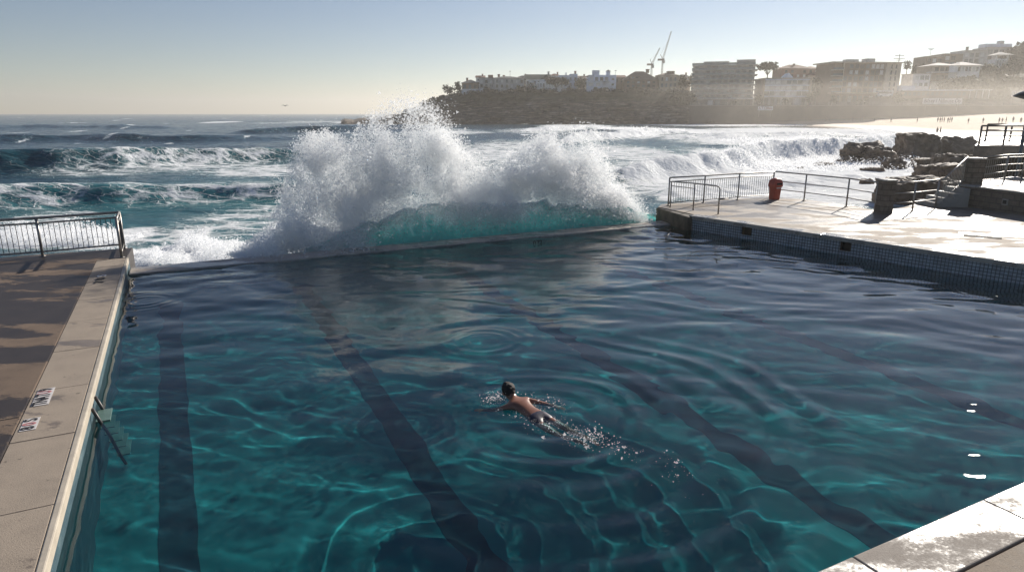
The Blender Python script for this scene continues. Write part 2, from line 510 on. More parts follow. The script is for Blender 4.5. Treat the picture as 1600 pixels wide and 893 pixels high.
# near coping and paving, bottom right
cr = thing('pool_coping', F(6, L0 - .25, DZ), 'wet sun bleached concrete coping in the foreground corner', 'coping')
cuts = [-0.6, 1.2, 3.0, 4.72, 6.6, 8.5, 10.5, 13, 16, 20]
for a_, b_ in zip(cuts[:-1], cuts[1:]):
    pts = [F(a_ + .005, L0 - .5), F(b_ - .005, L0 - .5), F(b_ - .005, L0 + .012), F(a_ + .005, L0 + .012)]
    hang(slab('coping_slab', pts, DZ - .12, DZ + random.uniform(0, .004), M['coping_near'], 0.012), cr)
k = 0
M['paver'] = concrete('brown_paving', (0.24, 0.19, 0.14), (0.13, 0.10, 0.075), 0.66, 1.2, stain=0.5, wet_rough=.3)
nd = slab('near_deck', [F(W0 - CW, -12), F(25, -12), F(25, L0 - .5), F(-.6, L0 - .5), F(-.6, L0 - .02), F(W0 - .06, L0 - .02), F(W0 - .06, -4), F(W0 - CW, -4)], -2.4, DZ - .03, M['paver'])
tag(nd, 'brown concrete deck behind the foreground coping', 'deck', kind='structure')
pv = thing('paving_slabs', F(6, 1, DZ), 'brown paving slabs with dark joints behind the foreground coping', 'paving')
for i in range(8):
    for j in range(3):
        a_, b_ = -0.3 + i * 1.68 - .005, -0.3 + (i + 1) * 1.68 - .02
        t1 = L0 - .52 - j * 1.3
        pts = [F(a_, t1 - 1.28), F(b_, t1 - 1.28), F(b_, t1), F(a_, t1)]
        hang(slab('paving_slab', pts, DZ - .08, DZ - .008 + random.uniform(0, .004), M['paver'], 0.006), pv)

# sea wall (weir) with the depth figure on its inner face
wr = thing('sea_wall', F(7, L1 + .4, 0.03), 'low pale concrete wall between the pool and the breaking sea', 'wall')
wpts = [F(W0 + .02, L1), F(17.2, L1), F(17.2, L1 + .8), F(W0 + .02, L1 + .8)]
hang(slab('wall_body', wpts, -2.5, 0.045, M['weir'], 0.03), wr)

# ------------------------------------------------------------------ painted figures
def text_mesh(s, size, name='lettering', wide=1.0):
    cu = bpy.data.curves.new(name, 'FONT'); cu.body = s; cu.size = size; cu.align_x = 'CENTER'; cu.align_y = 'CENTER'
    cu.extrude = 0.0015; cu.offset = size * 0.02
    o = bpy.data.objects.new(name, cu); COL.objects.link(o)
    dg = bpy.context.evaluated_depsgraph_get()
    me = bpy.data.meshes.new_from_object(o.evaluated_get(dg))
    bpy.data.objects.remove(o)
    for v in me.vertices: v.co.x *= wide
    return me
def put_text(s, size, mat, parent, origin, xdir, ydir, wide=1.0, name='lettering'):
    me = text_mesh(s, size, name, wide); me.materials.clear(); me.materials.append(mat)
    xd, yd = Vector(xdir).normalized(), Vector(ydir).normalized(); zd = xd.cross(yd)
    Mx = Matrix((xd, yd, zd)).transposed().to_4x4(); Mx.translation = origin
    me.transform(Mx)
    o = link(name, me, None); hang(o, parent)
    return o
def marker(px, py, wlen, llen, chars, label, plate=True):
    c = P(px, py, DZ)
    w, l = toF(c)
    t = thing('depth_marker', F(w, l, DZ), label, 'marker', 'depth markers painted on the left coping')
    if plate:
        mb = MB(); q = [F(w - wlen / 2, l - llen / 2), F(w + wlen / 2, l - llen / 2), F(w + wlen / 2, l + llen / 2), F(w - wlen / 2, l + llen / 2)]
        mb.prism([(p.x, p.y) for p in q], DZ + .006, DZ + .009); obj('plate', mb, M['plate'], t)
    n = len(chars)
    for i, (ch, mt) in enumerate(chars):
        ll = l - llen / 2 + llen * (i + 0.5) / n
        put_text(ch, wlen * 1.15, M[mt], t, F(w, ll, DZ + .0125), PL, -PW, wide=llen / n / (wlen * 0.78))
    return t
marker(47, 663, .165, .36, [('8', 'ink'), ('0', 'ink_pink'), ('S', 'ink')], 'small white marker reading 80S on the left coping, nearest the camera')
marker(68, 620, .19, .60, [('T', 'ink'), ('N', 'ink'), ('A', 'ink'), ('T', 'ink'), ('U', 'ink_pink'), ('9', 'ink')], 'longer white marker with black letters just beyond the 80S marker')
marker(158, 436, .22, .95, [('7', 'ink'), ('0', 'ink'), ('S', 'plate')], 'worn marker on the left coping near the far railing', plate=False)
put_text('0.72', 0.17, M['ink'], wr, P(840, 379, 0.0) + PL * 0 + Vector((0, 0, 0)), PW, (0, 0, 1), 1.1)

# ladder recessed at the left wall
lc_l = toF(P(150, 640, 0.1))[1]
ld = thing('pool_ladder', F(W0 + .1, lc_l, 0), 'steel pool ladder with green treads going down the left pool wall', 'ladder')
for dl in (-.21, .21):
    mb = MB(); mb.tube([F(W0 + .03, lc_l + dl, DZ - .09), F(W0 + .10, lc_l + dl, 0.0), F(W0 + .30, lc_l + dl, -1.5)], .022, 8); obj('side_rail', mb, M['steel_dark'], ld, True).cycles.is_caustics_receiver = True
for i in range(6):
    z = 0.0 - i * .24; o_ = .05 + (0.1 - z) * .14
    c = F(W0 + o_ + .06, lc_l, z)
    mb = MB(); mb.box(c, (.17, .40, .03), math.atan2(PW.y, PW.x)); obj('tread', mb, M['tread'], ld, bevel=.005).cycles.is_caustics_receiver = True

# ------------------------------------------------------------------ sea
SEA_Z = -0.95
def world_r(px, py, hw, hh):
    c = P(px, py, SEA_Z); a = P(px + hw, py, SEA_Z)
    y0 = P(px, py - hh, SEA_Z) if py - hh > 180 else c * 1.6
    y1 = P(px, py + hh, SEA_Z)
    return c.x, c.y, abs(a.x - c.x), max(abs(y0.y - c.y), 0.01), max(abs(c.y - y1.y), .01)

def polyY(x, pts):
    xs = np.array([p[0] for p in pts]); ys = np.array([p[1] for p in pts])
    o = np.argsort(xs); return np.interp(x, xs[o], ys[o])

def crest(pts, z):
    return [(lambda q: (q.x, q.y))(P(px, py, z)) for px, py in pts]

SWELLS = [  # crest line in the place, height, front width, back width, x-window
    (crest([(-260, 252), (0, 243), (200, 239), (330, 235), (520, 229), (700, 226)], 0.3), 1.65, 2.0, 5.0, (-260, 0, 320, 620), .0),
    (crest([(-300, 303), (0, 296), (150, 291), (300, 289), (480, 287), (620, 287)], -0.1), 1.05, 1.4, 3.6, (-300, -50, 430, 640), .2),
    (crest([(-200, 214), (0, 212), (200, 211), (380, 210), (600, 206)], 0.1), 1.15, 3.5, 9.0, (-300, -100, 300, 560), .0),
    (crest([(300, 202), (420, 200), (600, 197), (760, 198)], 0.2), 1.3, 4.5, 11.0, (320, 420, 640, 800), .0),
    (crest([(-200, 196), (300, 195)], 0.3), 1.2, 8.0, 20.0, (-300, -100, 200, 330), .0),
    (crest([(860, 262), (1000, 253), (1060, 246), (1130, 237), (1200, 228), (1300, 223), (1440, 212), (1560, 204)], 0.5), 1.75, 1.7, 4.5, (900, 1040, 1390, 1470), .9),
    (crest([(780, 213), (900, 208), (960, 205), (1040, 200), (1150, 199)], 0.5), 1.5, 4.0, 9.0, (820, 930, 1020, 1110), .8),
    (crest([(760, 199), (860, 197), (910, 195), (990, 195)], 0.4), 1.3, 5.0, 10.0, (780, 850, 905, 930), .8),
    (crest([(1010, 212), (1180, 207), (1400, 204)], -0.2), 0.7, 5.0, 10.0, (1000, 1060, 1330, 1400), .5),
    (crest([(1020, 300), (1200, 281), (1400, 262)], -.5), 0.45, 1.6, 3.0, (1000, 1060, 1330, 1400), .6),
]
FOAM = [  # foam lying on the sea: pixel centre, half sizes (turned into metres), amount
    (290, 243, 80, 9, .56), (300, 258, 150, 12, .42), (430, 266, 130, 12, .46), (170, 268, 120, 8, .34),
    (340, 303, 190, 22, .42), (70, 318, 90, 14, .42), (420, 345, 150, 40, .40), (60, 345, 90, 20, .42), (70, 372, 150, 16, .95), (180, 372, 60, 18, .85),
    (250, 368, 120, 16, .46), (330, 402, 190, 26, 1.05), (470, 385, 90, 40, .95), (505, 190, 60, 1.2, .42), (570, 191, 50, 1.6, .6), (450, 192, 70, .8, .36),
    (1180, 290, 240, 45, .66), (1260, 262, 200, 16, .85), (1400, 290, 160, 60, .78), (1120, 262, 120, 18, .62), (1330, 250, 120, 14, .95), (1260, 222, 200, 8, .72),
    (1080, 206, 90, 5, .80), (1300, 206, 170, 7, .85), (1450, 212, 130, 14, .9), (990, 214, 110, 4, .52), (1120, 195, 140, 2.2, .9), (900, 197, 60, 1.5, .75),
    (980, 201, 60, 3, .9), (700, 207, 80, 3, .45), (830, 205, 60, 4, .42), (980, 240, 100, 16, .50), (800, 240, 120, 22, .5), (1500, 235, 120, 25, .9),
    (92, 192, 8, 1.0, .8), (345, 191, 26, .8, .7), (30, 207, 10, .8, .5), (120, 205, 10, .7, .55), (215, 201, 9, .7, .5), (270, 215, 12, .8, .5), (140, 237, 40, 1.5, .3)]
_r = random.Random(3)
for _ in range(50):
    yy = 181 + 52 * _r.random() ** 1.7
    FOAM.append((_r.uniform(-60, 640) if _r.random() < .8 else _r.uniform(640, 1100), yy, _r.uniform(2, 10) * (yy / 200), _r.uniform(.12, .3) * (yy - 176) / 14, _r.uniform(.45, .66)))
TURQ = [(300, 312, 340, 34, .8), (150, 310, 260, 26, .8), (430, 345, 200, 50, .8), (340, 395, 240, 50, .8), (820, 350, 330, 40, 1.0), (120, 360, 200, 40, .6),
        (1180, 260, 220, 40, .65), (1100, 246, 90, 12, .8), (400, 265, 160, 20, .4), (1350, 300, 200, 60, .5)]
th = np.concatenate([np.linspace(-62, -41, 60, endpoint=False), np.linspace(-41, 41, 960), np.linspace(41, 62, 61)[1:]])
rr = [14.0]
while rr[-1] < 5200: rr.append(rr[-1] + 0.085 + 0.0062 * rr[-1])
rr = np.array(rr)
T_, R_ = np.meshgrid(np.radians(th), rr)
X = np.sin(T_) * R_; Y = np.cos(T_) * R_
def sea_fields(X, Y):
    Z = np.full(X.shape, SEA_Z)
    D = np.hypot(X, Y)
    foam = np.zeros(X.shape); turq = np.zeros(X.shape)
    warp = 1.6 * noise(X * .09, Y * .09, 2.0) + .5 * noise(X * .35, Y * .35, 4.0)
    for pts, hgt, fw, bw, win, fm in SWELLS:
        yc = polyY(X, pts) + warp * np.clip(fw / 2.2, .5, 3)
        pxx = 800 + X / np.maximum(Y, 1) * FPX * 1.03
        wn = np.clip((pxx - win[0]) / (win[1] - win[0]), 0, 1) * np.clip((win[3] - pxx) / (win[3] - win[2]), 0, 1)
        wn = wn * wn * (3 - 2 * wn)
        d = Y - yc
        e = np.where(d < 0, np.exp(-(np.abs(d) / fw) ** 1.8), np.exp(-(np.abs(d) / bw) ** 1.6))
        amp = hgt * wn * (1 + .22 * noise(X * .16, Y * .05, 7.0))
        Z += amp * e
        # white water tumbling down the face and lying behind
        if fm:
            fr = np.exp(-((d + fw * .5) / (fw * 1.1)) ** 2)
            foam = np.maximum(foam, fm * 1.15 * wn * fr)
            Z += .30 * fr * wn * fm * fbm(X * .8, Y * .8, 3.0, 5) * min(1.6, fw / 1.5)
        turq = np.maximum(turq, .55 * wn * np.exp(-((d + fw * .4) / fw) ** 2) * np.clip(1.4 - D / 75, 0, 1))
    # running sea
    amp = np.clip(D / 60, .35, 1.6)
    Z += .10 * amp * fbm(X * .11, Y * .28, 1.0, 4) + .055 * fbm(X * .5, Y * .9, 6.0, 4) * np.clip(D / 40, .6, 2.2)
    Z += .22 * np.clip((D - 120) / 200, 0, 1) * (fbm(X * .010, Y * .032, 9.0, 3) + np.sin(Y * .07 + 2.2 * noise(X * .01, Y * .01)))
    for px, py, hw, hh, am in FOAM:
        cx, cy_, rx, rb, rf = world_r(px, py, hw, hh)
        dy = Y - cy_
        q = ((X - cx) / rx) ** 2 + (dy / np.where(dy > 0, rb, rf)) ** 2
        foam = np.maximum(foam, am * np.clip(1.35 - q * 1.0, 0, 1))
    for px, py, hw, hh, am in TURQ:
        cx, cy_, rx, rb, rf = world_r(px, py, hw, hh)
        dy = Y - cy_
        q = ((X - cx) / rx) ** 2 + (dy / np.where(dy > 0, rb, rf)) ** 2
        turq = np.maximum(turq, am * np.exp(-q * .9))
    # the surge against the sea wall: a hump behind the weir
    l_ = X * PL.x + Y * PL.y; w_ = X * PW.x + Y * PW.y
    hump = np.exp(-np.where(l_ < L1 + 2.2, 0, (l_ - L1 - 2.2) / 1.6) ** 2) 
    prof = np.interp(w_, [-4, -2.5, 0, 2.5, 4, 6, 10, 13.5, 15.2, 16.5], [.1, .30, .45, .5, .6, .75, .75, .7, .5, .2])
    Z += hump * prof * (.85 + .25 * noise(X * .7, Y * .7, 5.0))
    low = hump * np.clip((4.8 - w_) / 2, 0, 1)
    Z += low * .38 * np.abs(fbm(X * 1.5, Y * 1.5, 4.0, 5)) * 1.6
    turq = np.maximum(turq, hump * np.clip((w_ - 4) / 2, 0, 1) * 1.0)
    foam = np.where(hump * np.clip((w_ - 4.5) / 2, 0, 1) > .25, np.minimum(foam, .42), foam)
    nearf = np.clip(foam - .7, 0, 1) * np.clip(1.6 - D / 40, 0, 1)
    Z += nearf * .75 * np.abs(fbm(X * 1.1, Y * 1.1, 8.0, 5))
    return Z, foam, turq
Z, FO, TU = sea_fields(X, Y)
V = np.stack([X, Y, Z], -1).reshape(-1, 3)
fc = grid_faces(*X.shape)
c = V[fc].mean(1)
keep = (c[:, 0] * PL.x + c[:, 1] * PL.y) > L1 + .45
fc = fc[keep][:, ::-1]
used = np.zeros(len(V), bool); used[fc.ravel()] = True
idx = np.cumsum(used) - 1

m, nt, b = mat_new('sea_water')
at = node(nt, 'ShaderNodeAttribute', attribute_name='foam'); au = node(nt, 'ShaderNodeAttribute', attribute_name='turq')
tc = node(nt, 'ShaderNodeTexCoord')
mp = node(nt, 'ShaderNodeMapping'); mp.inputs['Scale'].default_value = (0.55, 1, 1); nt.links.new(tc.outputs['Object'], mp.inputs[0])
wn = node(nt, 'ShaderNodeTexNoise'); wn.inputs['Scale'].default_value = .9; wn.inputs['Detail'].default_value = 5; nt.links.new(mp.outputs[0], wn.inputs[0])
wv = node(nt, 'ShaderNodeMix', data_type='RGBA', blend_type='LINEAR_LIGHT'); wv.inputs[0].default_value = .55
nt.links.new(mp.outputs[0], wv.inputs[6]); nt.links.new(wn.outputs['Color'], wv.inputs[7])
def lace(scale):
    vo = node(nt, 'ShaderNodeTexVoronoi', feature='DISTANCE_TO_EDGE'); vo.inputs['Scale'].default_value = scale
    nt.links.new(wv.outputs[2], vo.inputs['Vector']); return vo.outputs['Distance']
e1 = mth(nt, 'SUBTRACT', 1.0, mth(nt, 'MULTIPLY', lace(.62), 2.6, True), True)
e2 = mth(nt, 'SUBTRACT', 1.0, mth(nt, 'MULTIPLY', lace(1.7), 2.2, True), True)
pn = node(nt, 'ShaderNodeTexNoise'); pn.inputs['Scale'].default_value = .55; pn.inputs['Detail'].default_value = 7; pn.inputs['Roughness'].default_value = .65; nt.links.new(mp.outputs[0], pn.inputs[0])
fn = node(nt, 'ShaderNodeTexNoise'); fn.inputs['Scale'].default_value = 5; fn.inputs['Detail'].default_value = 6; fn.inputs['Roughness'].default_value = .7; nt.links.new(mp.outputs[0], fn.inputs[0])
v = mth(nt, 'ADD', mth(nt, 'MULTIPLY', e1, .38), mth(nt, 'MULTIPLY', e2, .24))
v = mth(nt, 'ADD', v, mth(nt, 'MULTIPLY', pn.outputs['Fac'], .45))
v = mth(nt, 'ADD', v, mth(nt, 'MULTIPLY', fn.outputs['Fac'], .30))
v = mth(nt, 'ADD', v, mth(nt, 'MULTIPLY', at.outputs['Fac'], 1.0))
fm_ = ramp(nt, v, [(0.0, g(0)), (0.5, g(0)), (1.0, g(1))])
fm_ = node(nt, 'ShaderNodeMapRange'); fm_.inputs['From Min'].default_value = 1.10; fm_.inputs['From Max'].default_value = 1.34; fm_.interpolation_type = 'SMOOTHSTEP'
nt.links.new(v, fm_.inputs[0])
# thin lace of foam lines left on the water between the waves
def thin(scale, k):
    return mth(nt, 'SUBTRACT', 1.0, mth(nt, 'MULTIPLY', lace(scale), k, True), True)
ln = mth(nt, 'MAXIMUM', thin(1.05, 9.0), mth(nt, 'MULTIPLY', thin(2.6, 7.0), .85))
ln = mth(nt, 'ADD', mth(nt, 'ADD', ln, mth(nt, 'MULTIPLY', fn.outputs['Fac'], .5)), mth(nt, 'ADD', mth(nt, 'MULTIPLY', pn.outputs['Fac'], .6), mth(nt, 'MULTIPLY', at.outputs['Fac'], .9)))
lm = node(nt, 'ShaderNodeMapRange'); lm.inputs['From Min'].default_value = 1.48; lm.inputs['From Max'].default_value = 1.80
nt.links.new(ln, lm.inputs[0])
fmask = mth(nt, 'MAXIMUM', fm_.outputs[0], mth(nt, 'MULTIPLY', lm.outputs[0], .85))
deep = ramp(nt, nz(nt, .05, 4), [(0.3, (0.004, 0.026, 0.046)), (0.7, (0.008, 0.042, 0.066))])
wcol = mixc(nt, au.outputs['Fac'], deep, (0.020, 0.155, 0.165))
# thin foam and bubbles under the surface lighten the surf water
bub = node(nt, 'ShaderNodeMapRange'); bub.inputs['From Min'].default_value = .75; bub.inputs['From Max'].default_value = 1.5; nt.links.new(v, bub.inputs[0])
wcol = mixc(nt, mth(nt, 'MULTIPLY', bub.outputs[0], .55), wcol, (0.16, 0.36, 0.38))
col = mixc(nt, fmask, wcol, (0.80, 0.82, 0.83))
nt.links.new(col, b.inputs['Base Color'])
nt.links.new(mixc(nt, fmask, g(0.16), g(0.9)), b.inputs['Roughness'])
b.inputs['IOR'].default_value = 1.333
nt.links.new(mth(nt, 'SUBTRACT', .36, mth(nt, 'MULTIPLY', fmask, .28)), b.inputs['Specular IOR Level'])
rp = nz(nt, 1.3, 6, .6, (.45, 1.0, 1)); rp2 = nz(nt, .22, 4, .6, (.4, 1.0, 1))
hh = mth(nt, 'ADD', mth(nt, 'MULTIPLY', rp, .17), mth(nt, 'MULTIPLY', rp2, .75))
hh = mth(nt, 'ADD', hh, mth(nt, 'MULTIPLY', fmask, mth(nt, 'MULTIPLY', fn.outputs['Fac'], .14)))
bump(nt, b, hh, 1.0, 1.0)
M['sea'] = m
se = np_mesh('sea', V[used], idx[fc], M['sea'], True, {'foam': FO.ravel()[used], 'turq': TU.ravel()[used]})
tag(se, 'choppy blue green ocean with swells, breakers and foam reaching the horizon', 'sea', kind='structure')

# ------------------------------------------------------------------ the wave breaking on the sea wall
# the wall of water itself, a turquoise sheet lit through from behind
wg_ = np.arange(3.2, 16.6, .04); tg_ = np.linspace(0, 1, 46)
Wm, Tm = np.meshgrid(wg_, tg_)
Hm = np.interp(Wm, [3.2, 4.2, 5.5, 7, 9, 12, 14, 15.5, 16.6], [.05, .35, .85, 1.0, 1.0, .85, .6, .3, .05]) * (1 + .16 * noise(Wm * 1.1, 0 * Wm, 3.0) + .12 * noise(Wm * 2.6, 0 * Wm, 9.0) * Tm)
Lm = L1 + 1.12 + .55 * np.sin(Tm * 2.3) - .35 * Tm ** 3 + .20 * fbm(Wm * .9, Tm * 1.6, 2.0, 4) + .05 * fbm(Wm * 5, Tm * 3, 7.0, 3)
Zm = -.35 + (Hm + .35) * Tm + .05 * fbm(Wm * 3, Tm * 5, 1.0, 3)
V = np.stack([PW.x * Wm + PL.x * Lm, PW.y * Wm + PL.y * Lm, Zm], -1).reshape(-1, 3)
m, nt, b = mat_new('turquoise_wave_face')
st_ = nz(nt, 3.2, 7, .65, (1, 1, .35), dist=.4)
tz_ = node(nt, 'ShaderNodeSeparateXYZ'); nt.links.new(node(nt, 'ShaderNodeTexCoord').outputs['Object'], tz_.inputs[0])
fo_ = ramp(nt, mth(nt, 'ADD', st_, mth(nt, 'MULTIPLY', mth(nt, 'SUBTRACT', tz_.outputs['Z'], .40), .36)), [(0.46, g(0)), (0.66, g(.9))])
wc_ = mixc(nt, fo_, (0.32, 0.66, 0.65), (0.88, 0.92, 0.93))
b.inputs['Roughness'].default_value = .25; b.inputs['IOR'].default_value = 1.333
nt.links.new(wc_, b.inputs['Base Color'])
tl = node(nt, 'ShaderNodeBsdfTranslucent'); nt.links.new(wc_, tl.inputs[0])
mx = node(nt, 'ShaderNodeMixShader'); mx.inputs[0].default_value = .72
nt.links.new(b.outputs[0], mx.inputs[1]); nt.links.new(tl.outputs[0], mx.inputs[2]); nt.links.new(mx.outputs[0], nt.nodes['Material Output'].inputs[0])
bump(nt, b, st_, .5, .08)
M['wave_face'] = m
wv_ = np_mesh('breaking_wave', V, grid_faces(*Wm.shape), M['wave_face'])
so = wv_.modifiers.new('body', 'SOLIDIFY'); so.thickness = .05; so.offset = -1 
tag(wv_, 'turquoise wall of water rearing up behind the sea wall under the spray', 'wave', kind='stuff')
def weir_pt(px):
    d0, d1 = F(W0, L1), F(16.6, L1)
    d = ray(px, 400); k = d.x / d.y
    t = (k * d0.y - d0.x) / ((d1.x - d0.x) - k * (d1.y - d0.y))
    return d0 + (d1 - d0) * t
ENV = [(395, 392), (420, 375), (445, 352), (470, 318), (488, 262), (500, 236), (520, 222), (545, 216), (568, 222), (584, 246), (594, 238), (604, 214), (618, 200), (636, 184), (655, 175),
       (680, 168), (705, 178), (722, 194), (738, 214), (756, 236), (775, 256), (800, 268), (822, 262), (845, 246), (862, 233), (880, 232), (900, 230), (920, 213), (942, 208), (958, 216),
       (974, 234), (992, 256), (1010, 282), (1026, 310), (1038, 342)]
S_, H_ = [], []
for px, py in ENV:
    q = weir_pt(px) + PL * 1.6
    k = q.y
    top = P(px, py, Y=k)
    S_.append(q.x); H_.append(max(top.z, .1))
S_ = np.array(S_); H_ = np.array(H_)
base_y = lambda x: np.interp(x, [F(W0, L1).x, F(17, L1).x], [F(W0, L1).y, F(17, L1).y])
def splash_pts():
    out, rad = [], []
    N = 2000000
    s = rng.uniform(S_[0] - .1, S_[-1] + .1, N)
    dens_w = np.interp(s, S_, H_)
    s = s[rng.random(N) < np.clip(dens_w / H_.max() + .25, 0, 1)]
    N = len(s)
    hf = rng.beta(1.05, 1.25, N)
    Hs = np.interp(s, S_, H_)
    edge = 1 + .12 * noise(s * 1.7, hf * 0, 1.0) + .16 * noise(s * 5.5, hf * .5, 3.0) + .10 * noise(s * 14, hf, 5.0)
    h = hf * Hs * edge * 1.04
    dep = rng.normal(size=N) * (.38 + .22 * (1 - hf)) + .25
    x = s + .10 * rng.normal(size=N) * (1 + hf)
    # billows: clumps and hollows in the body of spray
    f = fbm(x * .95 + .3 * h, h * 1.0, dep * 1.1, 5, .58)
    thr = .02 + .26 * (hf - .45) - .18 * np.clip(1 - hf * 2, 0, 1)
    thr = thr - .12 * np.clip((s - S_[26]) / 1.2, 0, 1)
    keep = f > thr + rng.normal(size=N) * .06
    deep_ = np.clip((s - S_[9]) / (S_[12] - S_[9]), 0, 1)
    keep &= rng.random(N) > deep_ * np.clip(1.1 - hf * 2.8, 0, 1) * .85
    keep &= ~((dep < .12) & (rng.random(N) < deep_ * np.clip(1.15 - hf * 2.6, 0, 1) * .80))
    keep &= rng.random(N) < .55
    keep &= ~((hf < .14) & (rng.random(N) < .45) & (s > S_[11]))
    x, h, dep, hf = x[keep], h[keep], dep[keep], hf[keep]
    r = np.exp(rng.normal(size=len(x)) * .45) * .0098
    out.append((x, h, dep)); rad.append(r)
    # jets thrown up and outward, with gaps between them
    nj = 900
    js = rng.uniform(S_[3], S_[-2], nj)
    for a in js:
        Ht = np.interp(a, S_, H_)
        n = int(90 + 330 * Ht / H_.max() * rng.random() * 2)
        tilt = rng.normal() * .30 + .10 * (a - S_[17]) / 5
        top = Ht * (.55 + .58 * rng.random() ** .7)
        t = rng.random(n) ** .8
        hx = a + tilt * t * top + rng.normal(size=n) * (.015 + .07 * t)
        hh_ = t * top + rng.normal(size=n) * .05
        lim = np.interp(hx, S_, H_) * 1.10
        ok = (hh_ < lim) & ~((hh_ < Ht * .4) & (a > S_[11]) & (rng.random(n) < .8))
        out.append((hx[ok], hh_[ok], (abs(rng.normal()) * .45 + rng.normal(size=n) * (.03 + .1 * t))[ok] + .2)); rad.append((np.exp(rng.normal(size=n) * .5) * .0105)[ok])
    # loose drops flying above the crest
    n = 5200
    a = rng.choice(np.linspace(S_[4], S_[-2], 400), n, p=(lambda q: q / q.sum())(np.interp(np.linspace(S_[4], S_[-2], 400), S_, H_) ** 3)) + rng.normal(size=n) * .12
    hh_ = np.interp(a, S_, H_) * (1.0 + np.abs(rng.normal(size=n)) * .065) + rng.normal(size=n) * .05
    out.append((a, hh_, rng.normal(size=n) * .7)); rad.append(np.exp(rng.normal(size=n) * .55) * .0115)
    x = np.concatenate([o[0] for o in out]); h = np.concatenate([o[1] for o in out]); d = np.concatenate([o[2] for o in out]); r = np.concatenate(rad)
    p = np.stack([x + PL.x * (1.6 + d) - PL.x * 1.6, base_y(x) + 0 * x, h - .05], -1)
    p[:, 0] = x + PL.x * d
    p[:, 1] = base_y(x) + PL.y * (1.6 + d) - PL.x * 0
    return p, r
p, r = splash_pts()
sp = droplets('wave_spray', p, r, M['spray'])
tag(sp, 'huge white burst of spray where a wave breaks over the sea wall', 'spray', kind='stuff')
print('SPRAY', len(p))

# torn white water on the near surge and on the breakers: droplets thrown off the foam
def froth(name, label, regions, n, r0, up):
    px = []; 
    for (x0, x1, y0, y1, wgt) in regions:
        k = int(n * wgt); px.append(np.stack([rng.uniform(x0, x1, k), rng.uniform(y0, y1, k)], -1))
    px = np.concatenate(px)
    xc = (px[:, 0] - 800) / FPX; yc = (px[:, 1] - 446.5) / FPX
    t = (SEA_Z + .3 - CAM_H) / -(yc * CP + SP)
    x, y = xc * t, (CP - yc * SP) * t
    z, fo, tu = sea_fields(x, y)
    f = fbm(x * 1.1, y * 1.1, 5.0, 4)
    ok = (fo + f * .5 > .78) & (x * PL.x + y * PL.y > L1 + .75)
    x, y, z, f = x[ok], y[ok], z[ok], f[ok]
    z = z + np.clip(f + .25, 0.02, 1) * up * rng.random(len(x)) ** 1.6
    r = np.exp(rng.normal(size=len(x)) * .4) * r0 * (np.hypot(x, y) / 20) ** .7
    o = droplets(name, np.stack([x, y, z], -1), r, M['spray'])
    print(name, len(x))
    return tag(o, label, 'white water', kind='stuff')
froth('white_water', 'tumbling white water along the sea wall left of the burst', [(190, 560, 350, 425, .78), (-20, 205, 350, 400, .22)], 170000, .014, 1.1)
froth('breaker_foam', 'white water thrown up along the breakers in the bay', [(1000, 1440, 212, 262, .8), (900, 1070, 196, 212, .2)], 60000, .016, 1.1)
froth('rock_spray', 'thin white spray over the rocks at the tip of the headland', [(430, 600, 184, 194, 1)], 9000, .012, 4.0)
# ------------------------------------------------------------------ terrace on the right
def V2(x, y): return Vector((x, y, 0))
ter = [V2(T_NEAR.x, T_NEAR.y), V2(60, 5), V2(60, 25.9), V2(15.9, 25.9), V2(14.6, 24.7), V2(13.2, 23.75), V2(12.95, 25.15), V2(11.95, 27.0), V2(11.0, 28.2), V2(5.75, 25.55), V2(5.5, 24.85), V2(T_FAR.x, T_FAR.y)]
nin = Vector((-tdir.y, tdir.x, 0));
if nin.x < 0: nin = -nin                      # from the pool into the terrace
edge = .42
def off(p, d): return V2(p.x + nin.x * d, p.y + nin.y * d)
ter_in = [off(T_NEAR, edge)] + ter[1:-1] + [off(T_FAR, edge * .7)]
o = slab('seaside_terrace', ter_in, -2.5, TZ - .004, M['terrace'])
tag(o, 'sunlit wet concrete terrace on the right beyond the pool', 'terrace', kind='structure')
# joints in the terrace floor
te = thing('terrace_wall', (T_IN[0] + T_IN[1]) / 2, 'right pool wall of small dark blue tiles under a pale concrete edge', 'wall')
L_T = (T_NEAR - T_FAR).length
cuts = np.arange(0, L_T, 2.35)
for a_ in cuts:
    b_ = min(a_ + 2.35, L_T)
    p0, p1 = T_FAR + tdir * (a_ + .004), T_FAR + tdir * (b_ - .004)
    q = [off(p0, -.03), off(p1, -.03), off(p1, edge - .004), off(p0, edge - .004)]
    if (q[1] - q[0]).cross(q[3] - q[0]).z < 0: q.reverse()
    hang(slab('edge_slab', q, TZ - .115, TZ + .002, M['terrace_edge'], .012), te)
m, brn = brick_mat('mosaic_tiles', (0.26, 0.31, 0.37), (0.34, 0.39, 0.44), (0.05, 0.055, 0.06), .085, .085, .35, .010, 'UV')
brn.offset = 0.0
M['mosaic'] = m
def uv_quad(name, a, b_, z0, z1, mat, parent, depth=.03):
    """an upright sheet of tiles with thickness; uv in metres"""
    d = (b_ - a); L = d.length; n = Vector((-d.y, d.x, 0)).normalized() * depth
    vs = [a + Vector((0, 0, z0)), b_ + Vector((0, 0, z0)), b_ + Vector((0, 0, z1)), a + Vector((0, 0, z1))]
    vs += [v + n for v in vs]
    me = bpy.data.meshes.new(name)
    me.from_pydata([tuple(v) for v in vs], [], [(0, 1, 2, 3), (5, 4, 7, 6), (1, 5, 6, 2), (4, 0, 3, 7), (3, 2, 6, 7), (4, 5, 1, 0)])
    uv = me.uv_layers.new(name='UVMap')
    co = [(0, z0), (L, z0), (L, z1), (0, z1)]
    for p_ in me.polygons:
        for li in p_.loop_indices: uv.data[li].uv = co[me.loops[li].vertex_index % 4]
    return link(name, me, mat, parent)
